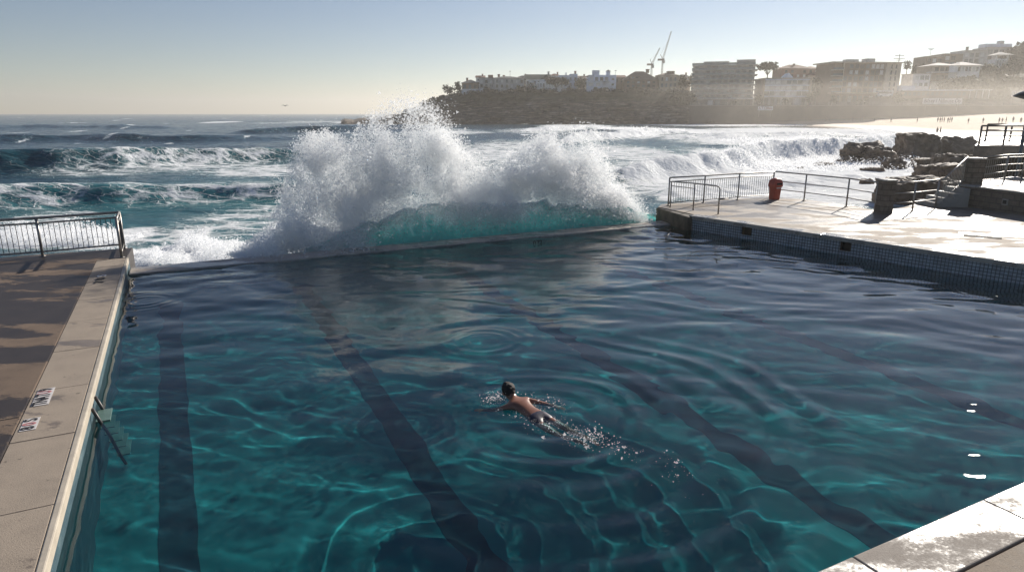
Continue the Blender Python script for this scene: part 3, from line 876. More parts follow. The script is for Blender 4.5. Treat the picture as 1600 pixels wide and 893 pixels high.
f0, f1 = V2(T_FAR.x, T_FAR.y), V2(T_NEAR.x, T_NEAR.y)
op = []
for px in (1165, 1322):
    d = ray(px, 375); k = d.x / d.y
    t = (k * f0.y - f0.x) / ((f1.x - f0.x) - k * (f1.y - f0.y)); op.append(t * L_T)
segs = [(0, op[0] - .19), (op[0] + .19, op[1] - .16), (op[1] + .16, L_T)]
flip = (f1 - f0).cross(Vector((0, 0, 1))).dot(-nin) < 0
for a_, b_ in segs:
    A, B = f0 + tdir.xy.to_3d() * a_, f0 + tdir.xy.to_3d() * b_
    if flip: A, B = B, A
    uv_quad('tiled_face', A, B, -2.0, TZ - .117, M['mosaic'], te, .05)
for c_, hw in ((op[0], .19), (op[1], .16)):
    A, B = f0 + tdir.xy.to_3d() * (c_ - hw), f0 + tdir.xy.to_3d() * (c_ + hw)
    if flip: A, B = B, A
    uv_quad('tiled_face', A, B, -2.0, .12, M['mosaic'], te, .05)
    bk = [off(A, .18), off(B, .18), off(B, .24), off(A, .24)]
    if (bk[1] - bk[0]).cross(bk[3] - bk[0]).z < 0: bk.reverse()
    hang(slab('overflow_opening', bk, .1, TZ - .12, M['hole']), te)
bk = [off(f0, .25), off(f1, .25), off(f1, edge - .02), off(f0, edge - .02)]
if (bk[1] - bk[0]).cross(bk[3] - bk[0]).z < 0: bk.reverse()
hang(slab('wall_core', bk, -2.4, TZ - .12, M['old_concrete']), te)
# mossy end block where sea wall meets terrace
eb = [V2(5.42, 24.85), V2(T_FAR.x - .10, T_FAR.y - .25), V2(T_FAR.x + .5, T_FAR.y + .2), V2(6.4, 25.8)]
mbk = MB(); mbk.prism([(p.x, p.y) for p in eb], -2.5, TZ - .03)
o = obj('end_block', mbk, M['old_concrete'], bevel=.04); tag(o, 'dark mossy concrete end block at the corner of the terrace by the sea wall', 'block')
mk = MB()
for px, py, w_, h_ in ((1535, 370, .9, .22),):
    c_ = P(px, py, TZ); mk.box((c_.x, c_.y, TZ + .003), (w_, h_, .012), -.6)
gr = thing('floor_drain', P(1530, 366, TZ), 'narrow dark drain grate set in the wet terrace floor', 'drain')
obj('grate', mk, M['hole'], gr)
mk = MB(); c_ = P(1530, 366, TZ); mk.box((c_.x, c_.y, TZ), (1.0, .34, .010), -.6); obj('drain_frame', mk, M['steel'], gr)

# ------------------------------------------------------------------ railings
def railing(label, pts, h, mat, rails, posts=None, balusters=(), bal_mat=None, pr=.028, rr_=.024, bal_gap=.115, name='metal_railing', group='metal railings round the pool'):
    """pts: feet of the posts; rails: heights as share of h; balusters: indices of bays filled with thin bars"""
    t = thing(name, sum(pts, Vector()) / len(pts), label, 'railing', group)
    up = Vector((0, 0, 1))
    for i, p_ in enumerate(pts):
        if posts is not None and i not in posts: continue
        mb = MB(); mb.tube([p_ - up * .02, p_ + up * h], pr, 8); mb.box(p_ + up * .008, (.11, .11, .016)); obj('post', mb, mat, t, True)
    for k, f_ in enumerate(rails):
        mb = MB(); mb.tube([p_ + up * h * f_ for p_ in pts], rr_ * (1.15 if f_ == 1 else .8), 8); obj('rail', mb, mat, t, True)
    for i in balusters:
        a, b_ = pts[i], pts[i + 1]; n = max(2, int((b_ - a).length / bal_gap))
        lo, hi = sorted(rails)[0], sorted(rails)[-2] if len(rails) > 2 else 1
        mb = MB()
        for j in range(1, n):
            q = a.lerp(b_, j / n); mb.tube([q + up * h * lo, q + up * h * hi], .0085, 5, False)
        obj('baluster_panel', mb, bal_mat or mat, t)
    return t
Z3 = lambda w, l: F(w, l, DZ)
fw_, fl_ = toF(P(194.6, 388, DZ)); nw_, nl_ = toF(P(190.5, 402, DZ)); mw_, ml_ = toF(P(67, 400, DZ))
lpts = [Z3(mw_ - 3 * (fw_ - mw_), ml_ + 0 * (fl_ - ml_)), Z3(mw_ - 2 * (fw_ - mw_), ml_), Z3(mw_ - (fw_ - mw_), ml_), Z3(mw_, ml_), Z3(fw_, fl_), Z3(nw_, nl_)]
railing('brown steel railing with thin vertical bars at the far end of the left deck', lpts, 1.0, M['steel'], (1.0, .865, .12), balusters=(0, 1, 2, 3, 4), bal_mat=M['steel_dark'], pr=.034, rr_=.03)
A = [P(1044, 321, TZ), P(1099, 316.6, TZ), P(1152.5, 311.6, TZ), P(1206, 308, TZ)]
railing('long railing with thin vertical bars from the terrace corner to the red bin', A, 1.05, M['steel'], (1.0, .86, .10), balusters=(0, 1, 2), pr=.03)
B = [P(1208, 307.6, TZ), P(1256, 313.7, TZ), P(1322, 322.7, TZ), P(1366, 331.5, TZ)]
railing('open railing of three horizontal bars from the red bin to the short brick pillar', B, 1.05, M['steel'], (1.0, .64, .32), posts=(1, 2, 3), pr=.03)
C = [P(1391, 332, TZ), P(1425, 330, TZ), P(1461, 325, TZ)]
railing('open railing of three horizontal bars between the short pillar and the steps', C, 1.05, M['steel'], (1.0, .64, .32), posts=(1, 2), pr=.03)
# hand rail at the pool corner
h0, h1, h2 = P(1047, 324, TZ), P(1083, 328, TZ), P(1122, 334.5, TZ)
t = thing('hand_rail', h1, 'bent tube hand rail at the terrace corner, short of the barred railing', 'hand rail')
up = Vector((0, 0, 1))
mb = MB(); mb.tube([h0 + up * .0, h0 + up * .96], .026); obj('post', mb, M['steel'], t, True)
mb = MB(); mb.tube([h1 + up * .0, h1 + up * .95], .026); obj('post', mb, M['steel'], t, True)
mb = MB(); mb.tube([h0 + up * .96, h1 + up * .96, h2.lerp(h1, .14) + up * .96, h2.lerp(h1, .04) + up * .93, h2 + up * .86, h2], .026); obj('hand_bar', mb, M['steel'], t, True)
mb = MB(); mb.tube([h0 + up * .80, h1 + up * .78], .016); obj('rail', mb, M['steel'], t, True)
mb = MB(); mb.tube([h2 + up * .52, h2 + up * .52 + Vector((.35, .1, 0))], [.03, .022]); obj('lever', mb, M['steel_dark'], t, True)

# ------------------------------------------------------------------ red bin
bc = P(1209.5, 311.5, TZ)
t = thing('litter_bin', bc, 'faded red plastic litter bin with a domed lid beside the railing', 'bin')
def rrect(hx, hy, r, n=5):
    out = []
    for cx, cy_, a0 in ((hx - r, hy - r, 0), (-hx + r, hy - r, 90), (-hx + r, -hy + r, 180), (hx - r, -hy + r, 270)):
        for i in range(n + 1):
            a = R(a0 + 90 * i / n); out.append((cx + r * math.cos(a), cy_ + r * math.sin(a)))
    return out
def loft(c, secs, rz=0, caps=True):
    mb = MB(); n = len(secs[0][0]); vs = []; cr, sr = math.cos(rz), math.sin(rz)
    for poly, z in secs: vs += [(c.x + x * cr - y * sr, c.y + x * sr + y * cr, c.z + z) for x, y in poly]
    fs = [(i * n + k, i * n + (k + 1) % n, (i + 1) * n + (k + 1) % n, (i + 1) * n + k) for i in range(len(secs) - 1) for k in range(n)]
    fs += [tuple(range(n - 1, -1, -1)), tuple(range((len(secs) - 1) * n, len(secs) * n))]
    mb.add(vs, fs); return mb
rb = R(24)
BK_ = .80
def bsec(hx, r, z): return (rrect(hx * BK_, hx * BK_, r * BK_), z * BK_)
obj('bin_body', loft(bc, [bsec(.185, .05, 0), bsec(.195, .05, .03), bsec(.225, .055, .62), bsec(.235, .055, .64), bsec(.235, .055, .68)], rb), M['red'], t, True)
ld_ = obj('bin_lid', loft(bc, [bsec(.262, .06, .665), bsec(.268, .06, .70), bsec(.262, .07, .84), bsec(.235, .08, .97), bsec(.17, .08, 1.05), bsec(.06, .03, 1.08)], rb), M['red'], t, True)
fr = Vector((math.sin(rb), -math.cos(rb), 0))
mb = MB(); mb.box(bc + fr * .262 * BK_ + up * .80 * BK_, (.33 * BK_, .03, .10 * BK_), rb); o = obj('slot', mb, M['hole'], None); o.parent = ld_
mb = MB(); mb.box(bc + fr * .238 * BK_ + up * .60 * BK_, (.30 * BK_, .012, .05 * BK_), rb); obj('white_strip', mb, M['plate'], t)

# ------------------------------------------------------------------ pillars, block wall, steps
mbr, _ = brick_mat('grey_block_masonry', (0.16, 0.13, 0.10), (0.20, 0.16, 0.125), (0.09, 0.075, 0.06), .44, .19, .9, .014, 'UV')
M['block'] = mbr
def uv_box(name, c, size, rz, mat, parent=None, bevel=.0):
    """box whose faces carry uv in metres"""
    mb = MB(); mb.box(c, size, rz)
    o = obj(name, mb, mat, parent, bevel=bevel); me = o.data
    uv = me.uv_layers.new(name='UVMap'); cr, sr = math.cos(rz), math.sin(rz)
    for p_ in me.polygons:
        n = p_.normal
        for li in p_.loop_indices:
            v_ = me.vertices[me.loops[li].vertex_index].co
            lx = (v_.x - c[0]) * cr + (v_.y - c[1]) * sr; ly = -(v_.x - c[0]) * sr + (v_.y - c[1]) * cr
            nx = n.x * cr + n.y * sr
            uv.data[li].uv = (lx, ly) if abs(n.z) > .7 else ((ly, v_.z) if abs(nx) > .7 else (lx, v_.z))
    return o
def pillar(label, c, w, h, rz):
    t = thing('brick_pillar', c, label, 'pillar', 'block pillars along the terrace')
    uv_box('shaft', c + up * h / 2, (w, w, h), rz, M['block'], t, .012)
    mb = MB(); mb.box(c + up * (h + .032), (w + .06, w + .06, .06), rz); obj('cap_stone', mb, M['terrace_edge'], t, bevel=.01)
pillar('short block pillar on the terrace between two open railings', P(1380, 333, TZ), .40, 1.12, .25)
UZ = 1.28
pc = P(1517, 291, UZ - .1); pc.z = .9
pillar('taller block pillar at the top of the steps', pc, .50, 1.30, .1)
wa, wb = Vector((17.05, 25.3, 0)), Vector((19.4, 15.0, 0))
dw = (wb - wa).normalized(); nw = Vector((dw.y, -dw.x, 0)); nw = -nw if nw.x > 0 else nw
rz = math.atan2(dw.y, dw.x)
bw_ = thing('block_wall', wa.lerp(wb, .4) + up * .5, 'low grey block wall holding up the raised walkway on the right', 'wall')
cc = wa.lerp(wb, .5) - nw * .15
uv_box('wall_body', (cc.x, cc.y, (TZ + UZ) / 2 - .03), ((wb - wa).length, .30, UZ - TZ - .06), rz, M['block'], bw_)
mb = MB(); mb.box((cc.x, cc.y, UZ - .028), ((wb - wa).length + .05, .38, .055), rz); obj('coping_stone', mb, M['terrace_edge'], bw_, bevel=.01)
vc = P(1550, 325, .75); f_ = wa.lerp(wb, .18) + nw * .012
mb = MB(); mb.box((f_.x, f_.y, .86), (.22, .05, .22), rz); vt = obj('vent_frame', mb, M['terrace_edge'], bw_)
f2 = f_ + nw * .03; mb = MB(); mb.box((f2.x, f2.y, .86), (.13, .02, .13), rz); o = obj('vent_hole', mb, M['hole']); o.parent = vt
walk = [wa - nw * .31, wb - nw * .31, Vector((50, 15, 0)), Vector((50, 29.5, 0)), Vector((21.5, 28.8, 0)), Vector((18.0, 26.9, 0)), Vector((17.4, 25.6, 0))]
o = slab('raised_walkway', walk, -2.5, UZ - .02, M['terrace'], .01); tag(o, 'raised sunlit walkway behind the low block wall', 'walkway', kind='structure')
stp = thing('concrete_steps', Vector((16.6, 25.2, TZ)), 'short flight of concrete steps rising from the terrace to the raised walkway', 'steps')
for i in range(4):
    x0 = 15.75 + i * .34
    mb = MB(); h_ = TZ + (UZ - TZ) * (i + 1) / 4.6
    mb.box(((x0 + 17.04) / 2, 25.25, (TZ + h_) / 2), (17.04 - x0, 1.1 - i * .004, h_ - TZ)); obj('step', mb, M['terrace_edge'], stp, bevel=.012)
# sloping rail beside the steps
s0, s1 = P(1461, 325, TZ) + Vector((.12, 0, 0)), pc + Vector((-.3, .0, 0)); s1.z = UZ + .0
t = thing('stair_railing', (s0 + s1) / 2, 'sloping barred railing beside the steps up to the taller pillar', 'railing', 'metal railings round the pool')
for f_, nm in ((1.02, 'rail'), (.14, 'rail')):
    mb = MB(); mb.tube([s0 + up * f_, s1 + up * f_], .026); obj(nm, mb, M['steel'], t, True)
mb = MB()
for j in range(1, 14):
    q = s0.lerp(s1, j / 14); mb.tube([q + up * .14, q + up * 1.02], .011, 5, False)
obj('baluster_panel', mb, M['steel'], t)
D_ = [P(1530, 287, UZ), P(1569, 281, UZ), P(1596, 279.5, UZ), P(1660, 279, UZ), P(1730, 279, UZ)]
railing('barred railing on the raised walkway, right of the taller pillar', D_, 1.0, M['steel'], (1.0, .9, .62, .34, .08), balusters=(0, 1, 2, 3), bal_gap=.2, pr=.034)
E_ = [wa.lerp(wb, .03) - nw * .12 + up * UZ, wa.lerp(wb, .3) - nw * .12 + up * UZ, wa.lerp(wb, .6) - nw * .12 + up * UZ, wa.lerp(wb, .95) - nw * .12 + up * UZ]
# far lookout platform
LZ, LY = 2.25, 36.0
lp0 = P(1523, 223.5, Y=LY)
t = thing('lookout_platform', Vector((lp0.x + 8, LY + 3, LZ)), 'concrete lookout platform on piers above the rocks at the right edge', 'platform')
mb = MB(); mb.prism([(lp0.x, LY), (lp0.x + 26, LY - 2), (lp0.x + 31, LY + 8), (lp0.x * (LY + 7) / LY + .3, LY + 7)], LZ - .62, LZ); obj('deck_slab', mb, M['terrace'], t, bevel=.03)
for dx in (1.6, 6, 11):
    mb = MB(); mb.box((lp0.x + dx, LY + 1.6, .3), (.9, .9, 2.66)); obj('pier', mb, M['old_concrete'], t)
mb = MB(); mb.box((lp0.x + 18.5, LY + 5.2, .0), (28, .8, 3.2)); obj('back_wall', mb, M['old_concrete'], t)
def LP(px): 
    q = P(px, 222, Y=LY + .3); q.z = LZ; return q
Lp = [LP(1530), LP(1568), LP(1596), LP(1640), LP(1690)]
railing('far railing of four horizontal bars on the lookout platform', Lp, 1.0, M['steel_dark'], (1.0, .75, .5, .25), pr=.05, rr_=.04, name='platform_railing')
lq = [Vector((q.x * (LY + 5.4) / (LY + .3) + .35, LY + 5.4, LZ)) for q in Lp]
railing('second railing on the lookout platform, behind the first', lq, 1.0, M['steel_dark'], (1.0, .66, .33), pr=.05, rr_=.04, name='platform_railing')

# lamp post at the right edge
lb = P(1592, 282, UZ); lb = Vector((18.72, 24.4, UZ - .02))
k = ray(1597, 226); lb.y = 34.0; sc_ = lb.y / k.y; lb.x = k.x * sc_; lb.z = -1.6
t = thing('lamp_post', lb, 'grey blue lamp post with a dark conical head at the right edge', 'lamp post')
mb = MB(); mb.tube([lb, lb + up * (P(1607, 146, Y=34.0).z - lb.z - .2)], .075, 10); obj('pole', mb, plain('blue_grey_paint', (.075, .095, .11), .45, .2), t, True)
lh = P(1607, 146, Y=34.0).z - lb.z
mb = MB(); mb.lathe(lb + up * lh, [(r_ * 1.4, z_ * 1.4) for r_, z_ in ((.05, -.35), (.12, -.22), (.52, -.10), (.54, -.07), (.34, .05), (.10, .16), (.03, .2))], 24); hd = obj('lamp_head', mb, plain('dark_lamp_paint', (.025, .03, .032), .35, .2), t, True)

# ------------------------------------------------------------------ rocks
def rock(label, px, ybase, wpx, ytop, flat=0.0, seed=0, mat='rock', dep=.8, z=-1.15, sy=None, grp='rocks in the surf by the terrace'):
    c = P(px, ybase, z); Yc = c.y
    w = (P(px + wpx / 2, ybase, z) - c).length * 2
    h = (P(px, ytop, Y=Yc + w * .2).z - z) * 1.12
    d = w * dep
    bm_v, bm_f = ico(5)
    v = np.array(bm_v)
    n1 = fbm(v[:, 0] * 1.3 + seed * 7.1, v[:, 1] * 1.3 + seed * 3.3, v[:, 2] * 1.3, 3)
    n2 = fbm(v[:, 0] * 4 + seed, v[:, 1] * 4, v[:, 2] * 6 + seed * 2, 4)
    n3 = 1 - 2 * np.abs(fbm(v[:, 0] * 3 + seed * 5, v[:, 1] * 3, v[:, 2] * 4.5 + seed, 4))
    k = 1 + .55 * n1 + .17 * n2 - .07 * np.clip(n3 - .55, 0, 1) * 3
    v = v * k[:, None]
    v = np.sign(v) * np.abs(v) ** .82
    zz = v[:, 2]
    if flat: zz = np.where(zz > flat, flat + (zz - flat) * .18 + .05 * n2, zz)
    zz = .93 * zz + .07 * np.round((zz + .16 * n1 + .05 * n2) * 6) / 6 + .03 * n2
    lo, hi = -.45, zz.max()
    v = np.stack([v[:, 0] / np.abs(v[:, 0]).max() * w / 2, v[:, 1] / np.abs(v[:, 1]).max() * d / 2, np.clip((zz - lo) / (hi - lo), -.25, 1) * h], -1)
    v = v + np.array([c.x, c.y + d * .4, z])
    o = np_mesh('sea_rock', v, np.array(bm_f), M[mat], False)
    tag(o, label, 'rock', grp)
    return o
_ico = {}
def ico(n):
    if n in _ico: return _ico[n]
    import bmesh
    b_ = bmesh.new(); bmesh.ops.create_icosphere(b_, subdivisions=n, radius=1)
    b_.verts.ensure_lookup_table()
    r_ = ([tuple(v.co) for v in b_.verts], [tuple(v.index for v in f.verts) for f in b_.faces]); b_.free()
    _ico[n] = r_; return r_
rock('big hunched brown rock in the surf, left of the flat topped one', 1366, 259, 96, 224, 0, 1)
rock('big flat topped rock in the surf below the two figures on the shore', 1445, 251, 78, 211, .55, 2)
rock('pale sloping rock between the flat topped rock and the lookout platform', 1503, 250, 70, 216, 0, 3, 'rock_pale')
rock('dark rock just behind the taller block pillar', 1497, 276, 66, 243, .4, 4)
rock('dark angular rock above the stair railing', 1480, 300, 84, 259, .5, 5)
rock('large shadowed rock behind the open railing near the steps', 1452, 330, 130, 280, .3, 6)
rock('low dark rock in white water left of the steps', 1405, 327, 62, 292, .2, 7)
rock('small round rock at the foot of the flat topped rock', 1402, 267, 38, 249, 0, 8)
rock('small wet rock in front of the flat topped rock, on its right', 1450, 265, 42, 249, .4, 9)
rock('thin low reef just showing in the foam below the hunched rock', 1368, 271, 42, 262, .2, 10, dep=.5)
rock('small rock awash behind the open railing', 1358, 292, 24, 280, 0, 11)
rock('long dark rock awash left of the hunched rock', 1293, 263, 40, 254, .3, 12, dep=.5)
rock('tiny rock awash farthest left in the foam', 1252, 266, 14, 261, 0, 13)
# ------------------------------------------------------------------ headland, beach, town
HY = 315.0
def kn(px, pts):
    return np.interp(px, [p[0] for p in pts], [p[1] for p in pts])
ZC = [(515, -2.5), (530, -1.3), (538, .1), (552, -.6), (562, .5), (580, 1.2), (600, 1.9), (615, 2.6), (626, 3.4), (632, 5.5), (652, 6.4), (672, 9.2), (700, 11.4), (740, 12.9), (800, 13.3), (1070, 13.2), (1090, 8.5), (1110, 7.2), (1800, 7.4)]
ZH = [(540, 0), (700, .5), (1060, 3), (1180, 8), (1280, 12), (1400, 13), (1450, 20), (1530, 26), (1600, 31), (1800, 33)]
pxs = np.arange(512, 1900, 2.2)
dep = np.concatenate([np.linspace(-3, 14, 56), np.linspace(15, 45, 16), np.linspace(50, 190, 16)])
PX_, D_g = np.meshgrid(pxs, dep)
def terrain(px, d):
    zc = kn(px, ZC)
    steep = np.clip((px - 600) / 60, .15, 1)
    t = np.clip((d + 1) / (13 * (1.25 - .25 * steep)), 0, 1)
    # ledges: the rock is laid in level beds
    s = t + .05 * noise(px * .05, d * .2)
    led = (np.floor(s * 7) + np.clip((s * 7 - np.floor(s * 7)) * 2.6, 0, 1) ** 2) / 7
    prof = np.clip(.25 * t + .75 * led, 0, 1)
    z = -1.8 + (zc + 1.8) * prof
    z = z + np.where((t > .02) & (t < 1), .55 * fbm(px * .12, d * .5, z * .6, 4), 0)
    z = z + .35 * fbm(px * .05, d * .1, 2.0, 3) * (t >= 1)
    hill = kn(px, ZH)
    z = z + hill * np.clip((d - 22) / 75, 0, 1) ** .9 + 1.2 * np.clip((d - 14) / 12, 0, 1) * (zc > 9)
    return z
Zt = terrain(PX_, D_g)
Yt = HY + D_g + 5.0 * fbm(PX_ * .035, Zt * .22, 1.0, 5) * np.clip((D_g + 3) / 3, 0, 1) * (D_g < 14)
Xt = (PX_ - 800) / FPX / 1.033 * HY + (PX_ - 800) / FPX / 1.033 * (Yt - HY)
m, nt, b = mat_new('headland_rock_and_scrub')
geo = node(nt, 'ShaderNodeNewGeometry'); sx = node(nt, 'ShaderNodeSeparateXYZ'); nt.links.new(geo.outputs['Normal'], sx.inputs[0])
tcn = node(nt, 'ShaderNodeTexCoord'); sp_ = node(nt, 'ShaderNodeSeparateXYZ'); nt.links.new(tcn.outputs['Object'], sp_.inputs[0])
beds = nz(nt, .35, 8, .70, (.35, .35, 2.6), dist=1.2)
rockc = ramp(nt, beds, [(0.34, (0.018, 0.014, 0.012)), (0.46, (0.06, 0.047, 0.036)), (0.56, (0.15, 0.12, 0.09)), (0.64, (0.34, 0.29, 0.23))])
veg = ramp(nt, nz(nt, .22, 5, .6), [(0.3, (0.018, 0.026, 0.012)), (0.7, (0.05, 0.055, 0.022))])
topm = ramp(nt, mth(nt, 'ADD', sp_.outputs['Z'], mth(nt, 'MULTIPLY', nz(nt, .12, 5, .6), 9)), [(0.0, g(0)), (1, g(1))])
mr = node(nt, 'ShaderNodeMapRange'); mr.inputs['From Min'].default_value = 12.5; mr.inputs['From Max'].default_value = 15
nt.links.new(mth(nt, 'ADD', sp_.outputs['Z'], mth(nt, 'MULTIPLY', nz(nt, .12, 5, .6), 9)), mr.inputs[0])
nt.links.new(mixc(nt, mr.outputs[0], rockc, veg), b.inputs['Base Color']); b.inputs['Roughness'].default_value = .9
bump(nt, b, beds, .8, .6)
M['headland'] = m
hd = np_mesh('headland', np.stack([Xt, Yt, Zt], -1).reshape(-1, 3), grid_faces(*Xt.shape), M['headland'], False)
tag(hd, 'dark layered sandstone headland and built up hillside across the bay', 'headland', kind='structure')

# beach
WL = [(1060, 192.6), (1170, 194.2), (1250, 196.6), (1330, 201), (1400, 207), (1440, 213), (1500, 222), (1580, 229), (1900, 236)]
BK = [(1060, 193.2), (1170, 192.6), (1250, 188.5), (1350, 186.5), (1450, 181.5), (1600, 175), (1900, 172)]
pxb = np.arange(1060, 1900, 4.0); ts = np.linspace(-.12, 1.1, 46)
Vb = []
for t_ in ts:
    for px in pxb:
        a = P(px, float(kn(px, WL)), SEA_Z - .02); b_ = P(px, float(kn(px, BK)), Y=HY + 2)
        q = a.lerp(b_, t_); k = max(t_, 0)
        if t_ < 0: q.z = a.z + t_ * 6
        else: q.z = a.z + (b_.z - a.z) * (.35 * k + .65 * k ** 1.6)
        q.z += .10 * float(noise(px * .03, t_ * 6)) * k
        Vb.append(q)
m, nt, b = mat_new('beach_sand')
n_ = nz(nt, .3, 6, .6); tcn = node(nt, 'ShaderNodeTexCoord'); sp_ = node(nt, 'ShaderNodeSeparateXYZ'); nt.links.new(tcn.outputs['Object'], sp_.inputs[0])
dry = ramp(nt, n_, [(0.3, (0.46, 0.36, 0.26)), (0.7, (0.62, 0.50, 0.37))])
mr = node(nt, 'ShaderNodeMapRange'); mr.inputs['From Min'].default_value = -.75; mr.inputs['From Max'].default_value = .15
nt.links.new(mth(nt, 'ADD', sp_.outputs['Z'], mth(nt, 'MULTIPLY', nz(nt, .05, 4), .6)), mr.inputs[0])
nt.links.new(mixc(nt, mr.outputs[0], (0.20, 0.145, 0.10), dry), b.inputs['Base Color'])
nt.links.new(mixc(nt, mr.outputs[0], g(.22), g(.9)), b.inputs['Roughness'])
bump(nt, b, nz(nt, 1.2, 5), .5, .12)
M['sand'] = m
bs = np_mesh('beach', np.array([tuple(v) for v in Vb]), grid_faces(len(ts), len(pxb)), M['sand'], True)
tag(bs, 'pale sunlit sandy beach curving round the bay on the right', 'beach', kind='structure')

# ------------------------------------------------------------------ buildings
def wallmat(n, c): return plain(n, c, .85, .22, .5)
for n_, c_ in (('white', (.78, .78, .79)), ('cream', (.58, .51, .41)), ('grey', (.44, .44, .43)), ('concrete', (.46, .43, .40)), ('brick', (.27, .15, .11)), ('brown', (.20, .145, .105)),
               ('bluewhite', (.66, .71, .80)), ('beige', (.40, .33, .25)), ('slate', (.07, .075, .08)), ('green_roof', (.06, .085, .07)), ('tile_roof', (.17, .075, .05)), ('pale_roof', (.45, .43, .40)), ('wallgrey', (.15, .125, .105))):
    M['b_' + n_] = wallmat('town_' + n_, c_)
for n_, c_, r_ in (('dark', (.02, .025, .03), .12), ('mid', (.10, .13, .15), .12), ('pale', (.60, .61, .60), .5)):
    M['g_' + n_] = plain('window_' + n_, c_, r_, .3, .8)

class Bld:
    """a building set at its distance Y; the front spans photo columns x0..x1 as seen from the terrace"""
    def __init__(s, name, label, x0, x1, yb, Y, yaw=0.0, cat='building', group=None, dep=12):
        xm = (x0 + x1) / 2
        s.c = P(xm, yb, Y=Y); s.w = (P(x1, yb, Y=Y) - P(x0, yb, Y=Y)).length / max(.5, math.cos(yaw))
        s.Y, s.yaw, s.dep, s.px0, s.px1 = Y, yaw, dep, x0, x1
        s.t = thing(name, s.c, label, cat, group)
    def zof(s, y): return P((s.px0 + s.px1) / 2, y, Y=s.Y).z
    def uof(s, x): return ((x - s.px0) / (s.px1 - s.px0) - .5) * s.w
    def pt(s, u, d, z):
        """u along the front, d back from the front"""
        cr, sr = math.cos(s.yaw), math.sin(s.yaw)
        return Vector((s.c.x + u * cr - d * sr, s.c.y + u * sr + d * cr, z))
    def box(s, nm, u0, u1, z0, z1, d0, d1, mat, parent=None):
        mb = MB(); mb.box(s.pt((u0 + u1) / 2, (d0 + d1) / 2, (z0 + z1) / 2), (abs(u1 - u0), abs(d1 - d0), abs(z1 - z0)), s.yaw)
        return obj(nm, mb, M[mat], parent or s.t)
    def windows(s, u0, u1, z0, z1, rows, cols, ww, wh, d=0.0, pane='dark', nm='window', jitter=True, frame='b_white'):
        base = {}
        for r_ in range(rows):
            for c_ in range(cols):
                pk = pane if not jitter else random.choice([pane, pane, 'mid', 'pale'] if pane == 'dark' else [pane, 'dark', 'pale'])
                uw = (u1 - u0) / cols; zh = (z1 - z0) / rows
                u = u0 + uw * (c_ + .5); z = z0 + zh * (r_ + .5)
                if jitter and random.random() < .05: continue
                if pk not in base:
                    mb = MB(); mb.box((0, 0, 0), (uw * ww, .10, zh * wh), s.yaw); mb.box((0, 0, -zh * wh / 2 - .08), (uw * ww + .3, .24, .16), s.yaw)
                    me = bpy.data.meshes.new('window'); me.from_pydata(mb.v, [], mb.f); me.materials.append(M['g_' + pk]); base[pk] = me
                o = bpy.data.objects.new(nm, base[pk]); COL.objects.link(o); o.parent = s.t
                o.location = s.pt(u, d - .03, z) - s.t.location
    def side_windows(s, side, z0, z1, rows, cols, ww, wh, pane='dark'):
        for r_ in range(rows):
            for c_ in range(cols):
                dd = s.dep / cols; zh = (z1 - z0) / rows
                mb = MB(); mb.box(s.pt(side * (s.w / 2 + .02), dd * (c_ + .5), z0 + zh * (r_ + .5)), (.12, dd * ww, zh * wh), s.yaw)
                obj('window', mb, M['g_' + pane], s.t)
    def slabs(s, z0, z1, n, u0, u1, out, mat='b_concrete', th=.35, rail=True, d=0.0, side=0):
        for i in range(n):
            z = z0 + (z1 - z0) * i / max(1, n - 1)
            b_ = s.box('balcony', u0, u1 + side, z - th, z, d - out, d + (.5 if not side else s.dep * .8), mat)
            if rail:
                mb = MB(); mb.box(s.pt((u0 + u1) / 2, d - out + .06, z + .5), (u1 - u0, .06, .9), s.yaw); o = obj('balustrade', mb, M['g_mid']); o.parent = b_
                o.matrix_parent_inverse = b_.matrix_parent_inverse if False else Matrix.Identity(4)
    def roof(s, kind, u0, u1, z, zr, mat, over=.6, d0=0.0, d1=None, nm='roof'):
        d1 = s.dep if d1 is None else d1
        mb = MB(); a0, a1, b0, b1 = u0 - over, u1 + over, d0 - over, d1 + over; dm = (b0 + b1) / 2
        if kind == 'hip':
            k = min((a1 - a0) / 2 * .9, (b1 - b0) / 2)
            vs = [s.pt(a0, b0, z), s.pt(a1, b0, z), s.pt(a1, b1, z), s.pt(a0, b1, z), s.pt(a0 + k, dm, zr), s.pt(a1 - k, dm, zr)]
            fs = [(0, 1, 5, 4), (1, 2, 5), (2, 3, 4, 5), (3, 0, 4), (3, 2, 1, 0)]
        elif kind == 'gable':      # ridge along the front
            vs = [s.pt(a0, b0, z), s.pt(a1, b0, z), s.pt(a1, b1, z), s.pt(a0, b1, z), s.pt(a0, dm, zr), s.pt(a1, dm, zr)]
            fs = [(0, 1, 5, 4), (1, 2, 5), (2, 3, 4, 5), (3, 0, 4), (3, 2, 1, 0)]
        else:                      # front gable
            um = (a0 + a1) / 2
            vs = [s.pt(a0, b0, z), s.pt(a1, b0, z), s.pt(a1, b1, z), s.pt(a0, b1, z), s.pt(um, b0, zr), s.pt(um, b1, zr)]
            fs = [(0, 1, 4), (1, 2, 5, 4), (2, 3, 5), (3, 0, 4, 5), (3, 2, 1, 0)]
        mb.add(vs, fs); return obj(nm, mb, M[mat], s.t)
    def chimney(s, u, d, z0, z1, mat='b_brick', sz=.9):
        mb = MB(); mb.box(s.pt(u, d, (z0 + z1) / 2), (sz, sz, z1 - z0), s.yaw); mb.box(s.pt(u, d, z1), (sz * 1.25, sz * 1.25, .25), s.yaw); obj('chimney', mb, M[mat], s.t)

GH = 'houses on top of the headland'
GB = 'buildings along the beach'
HB = HY + 20
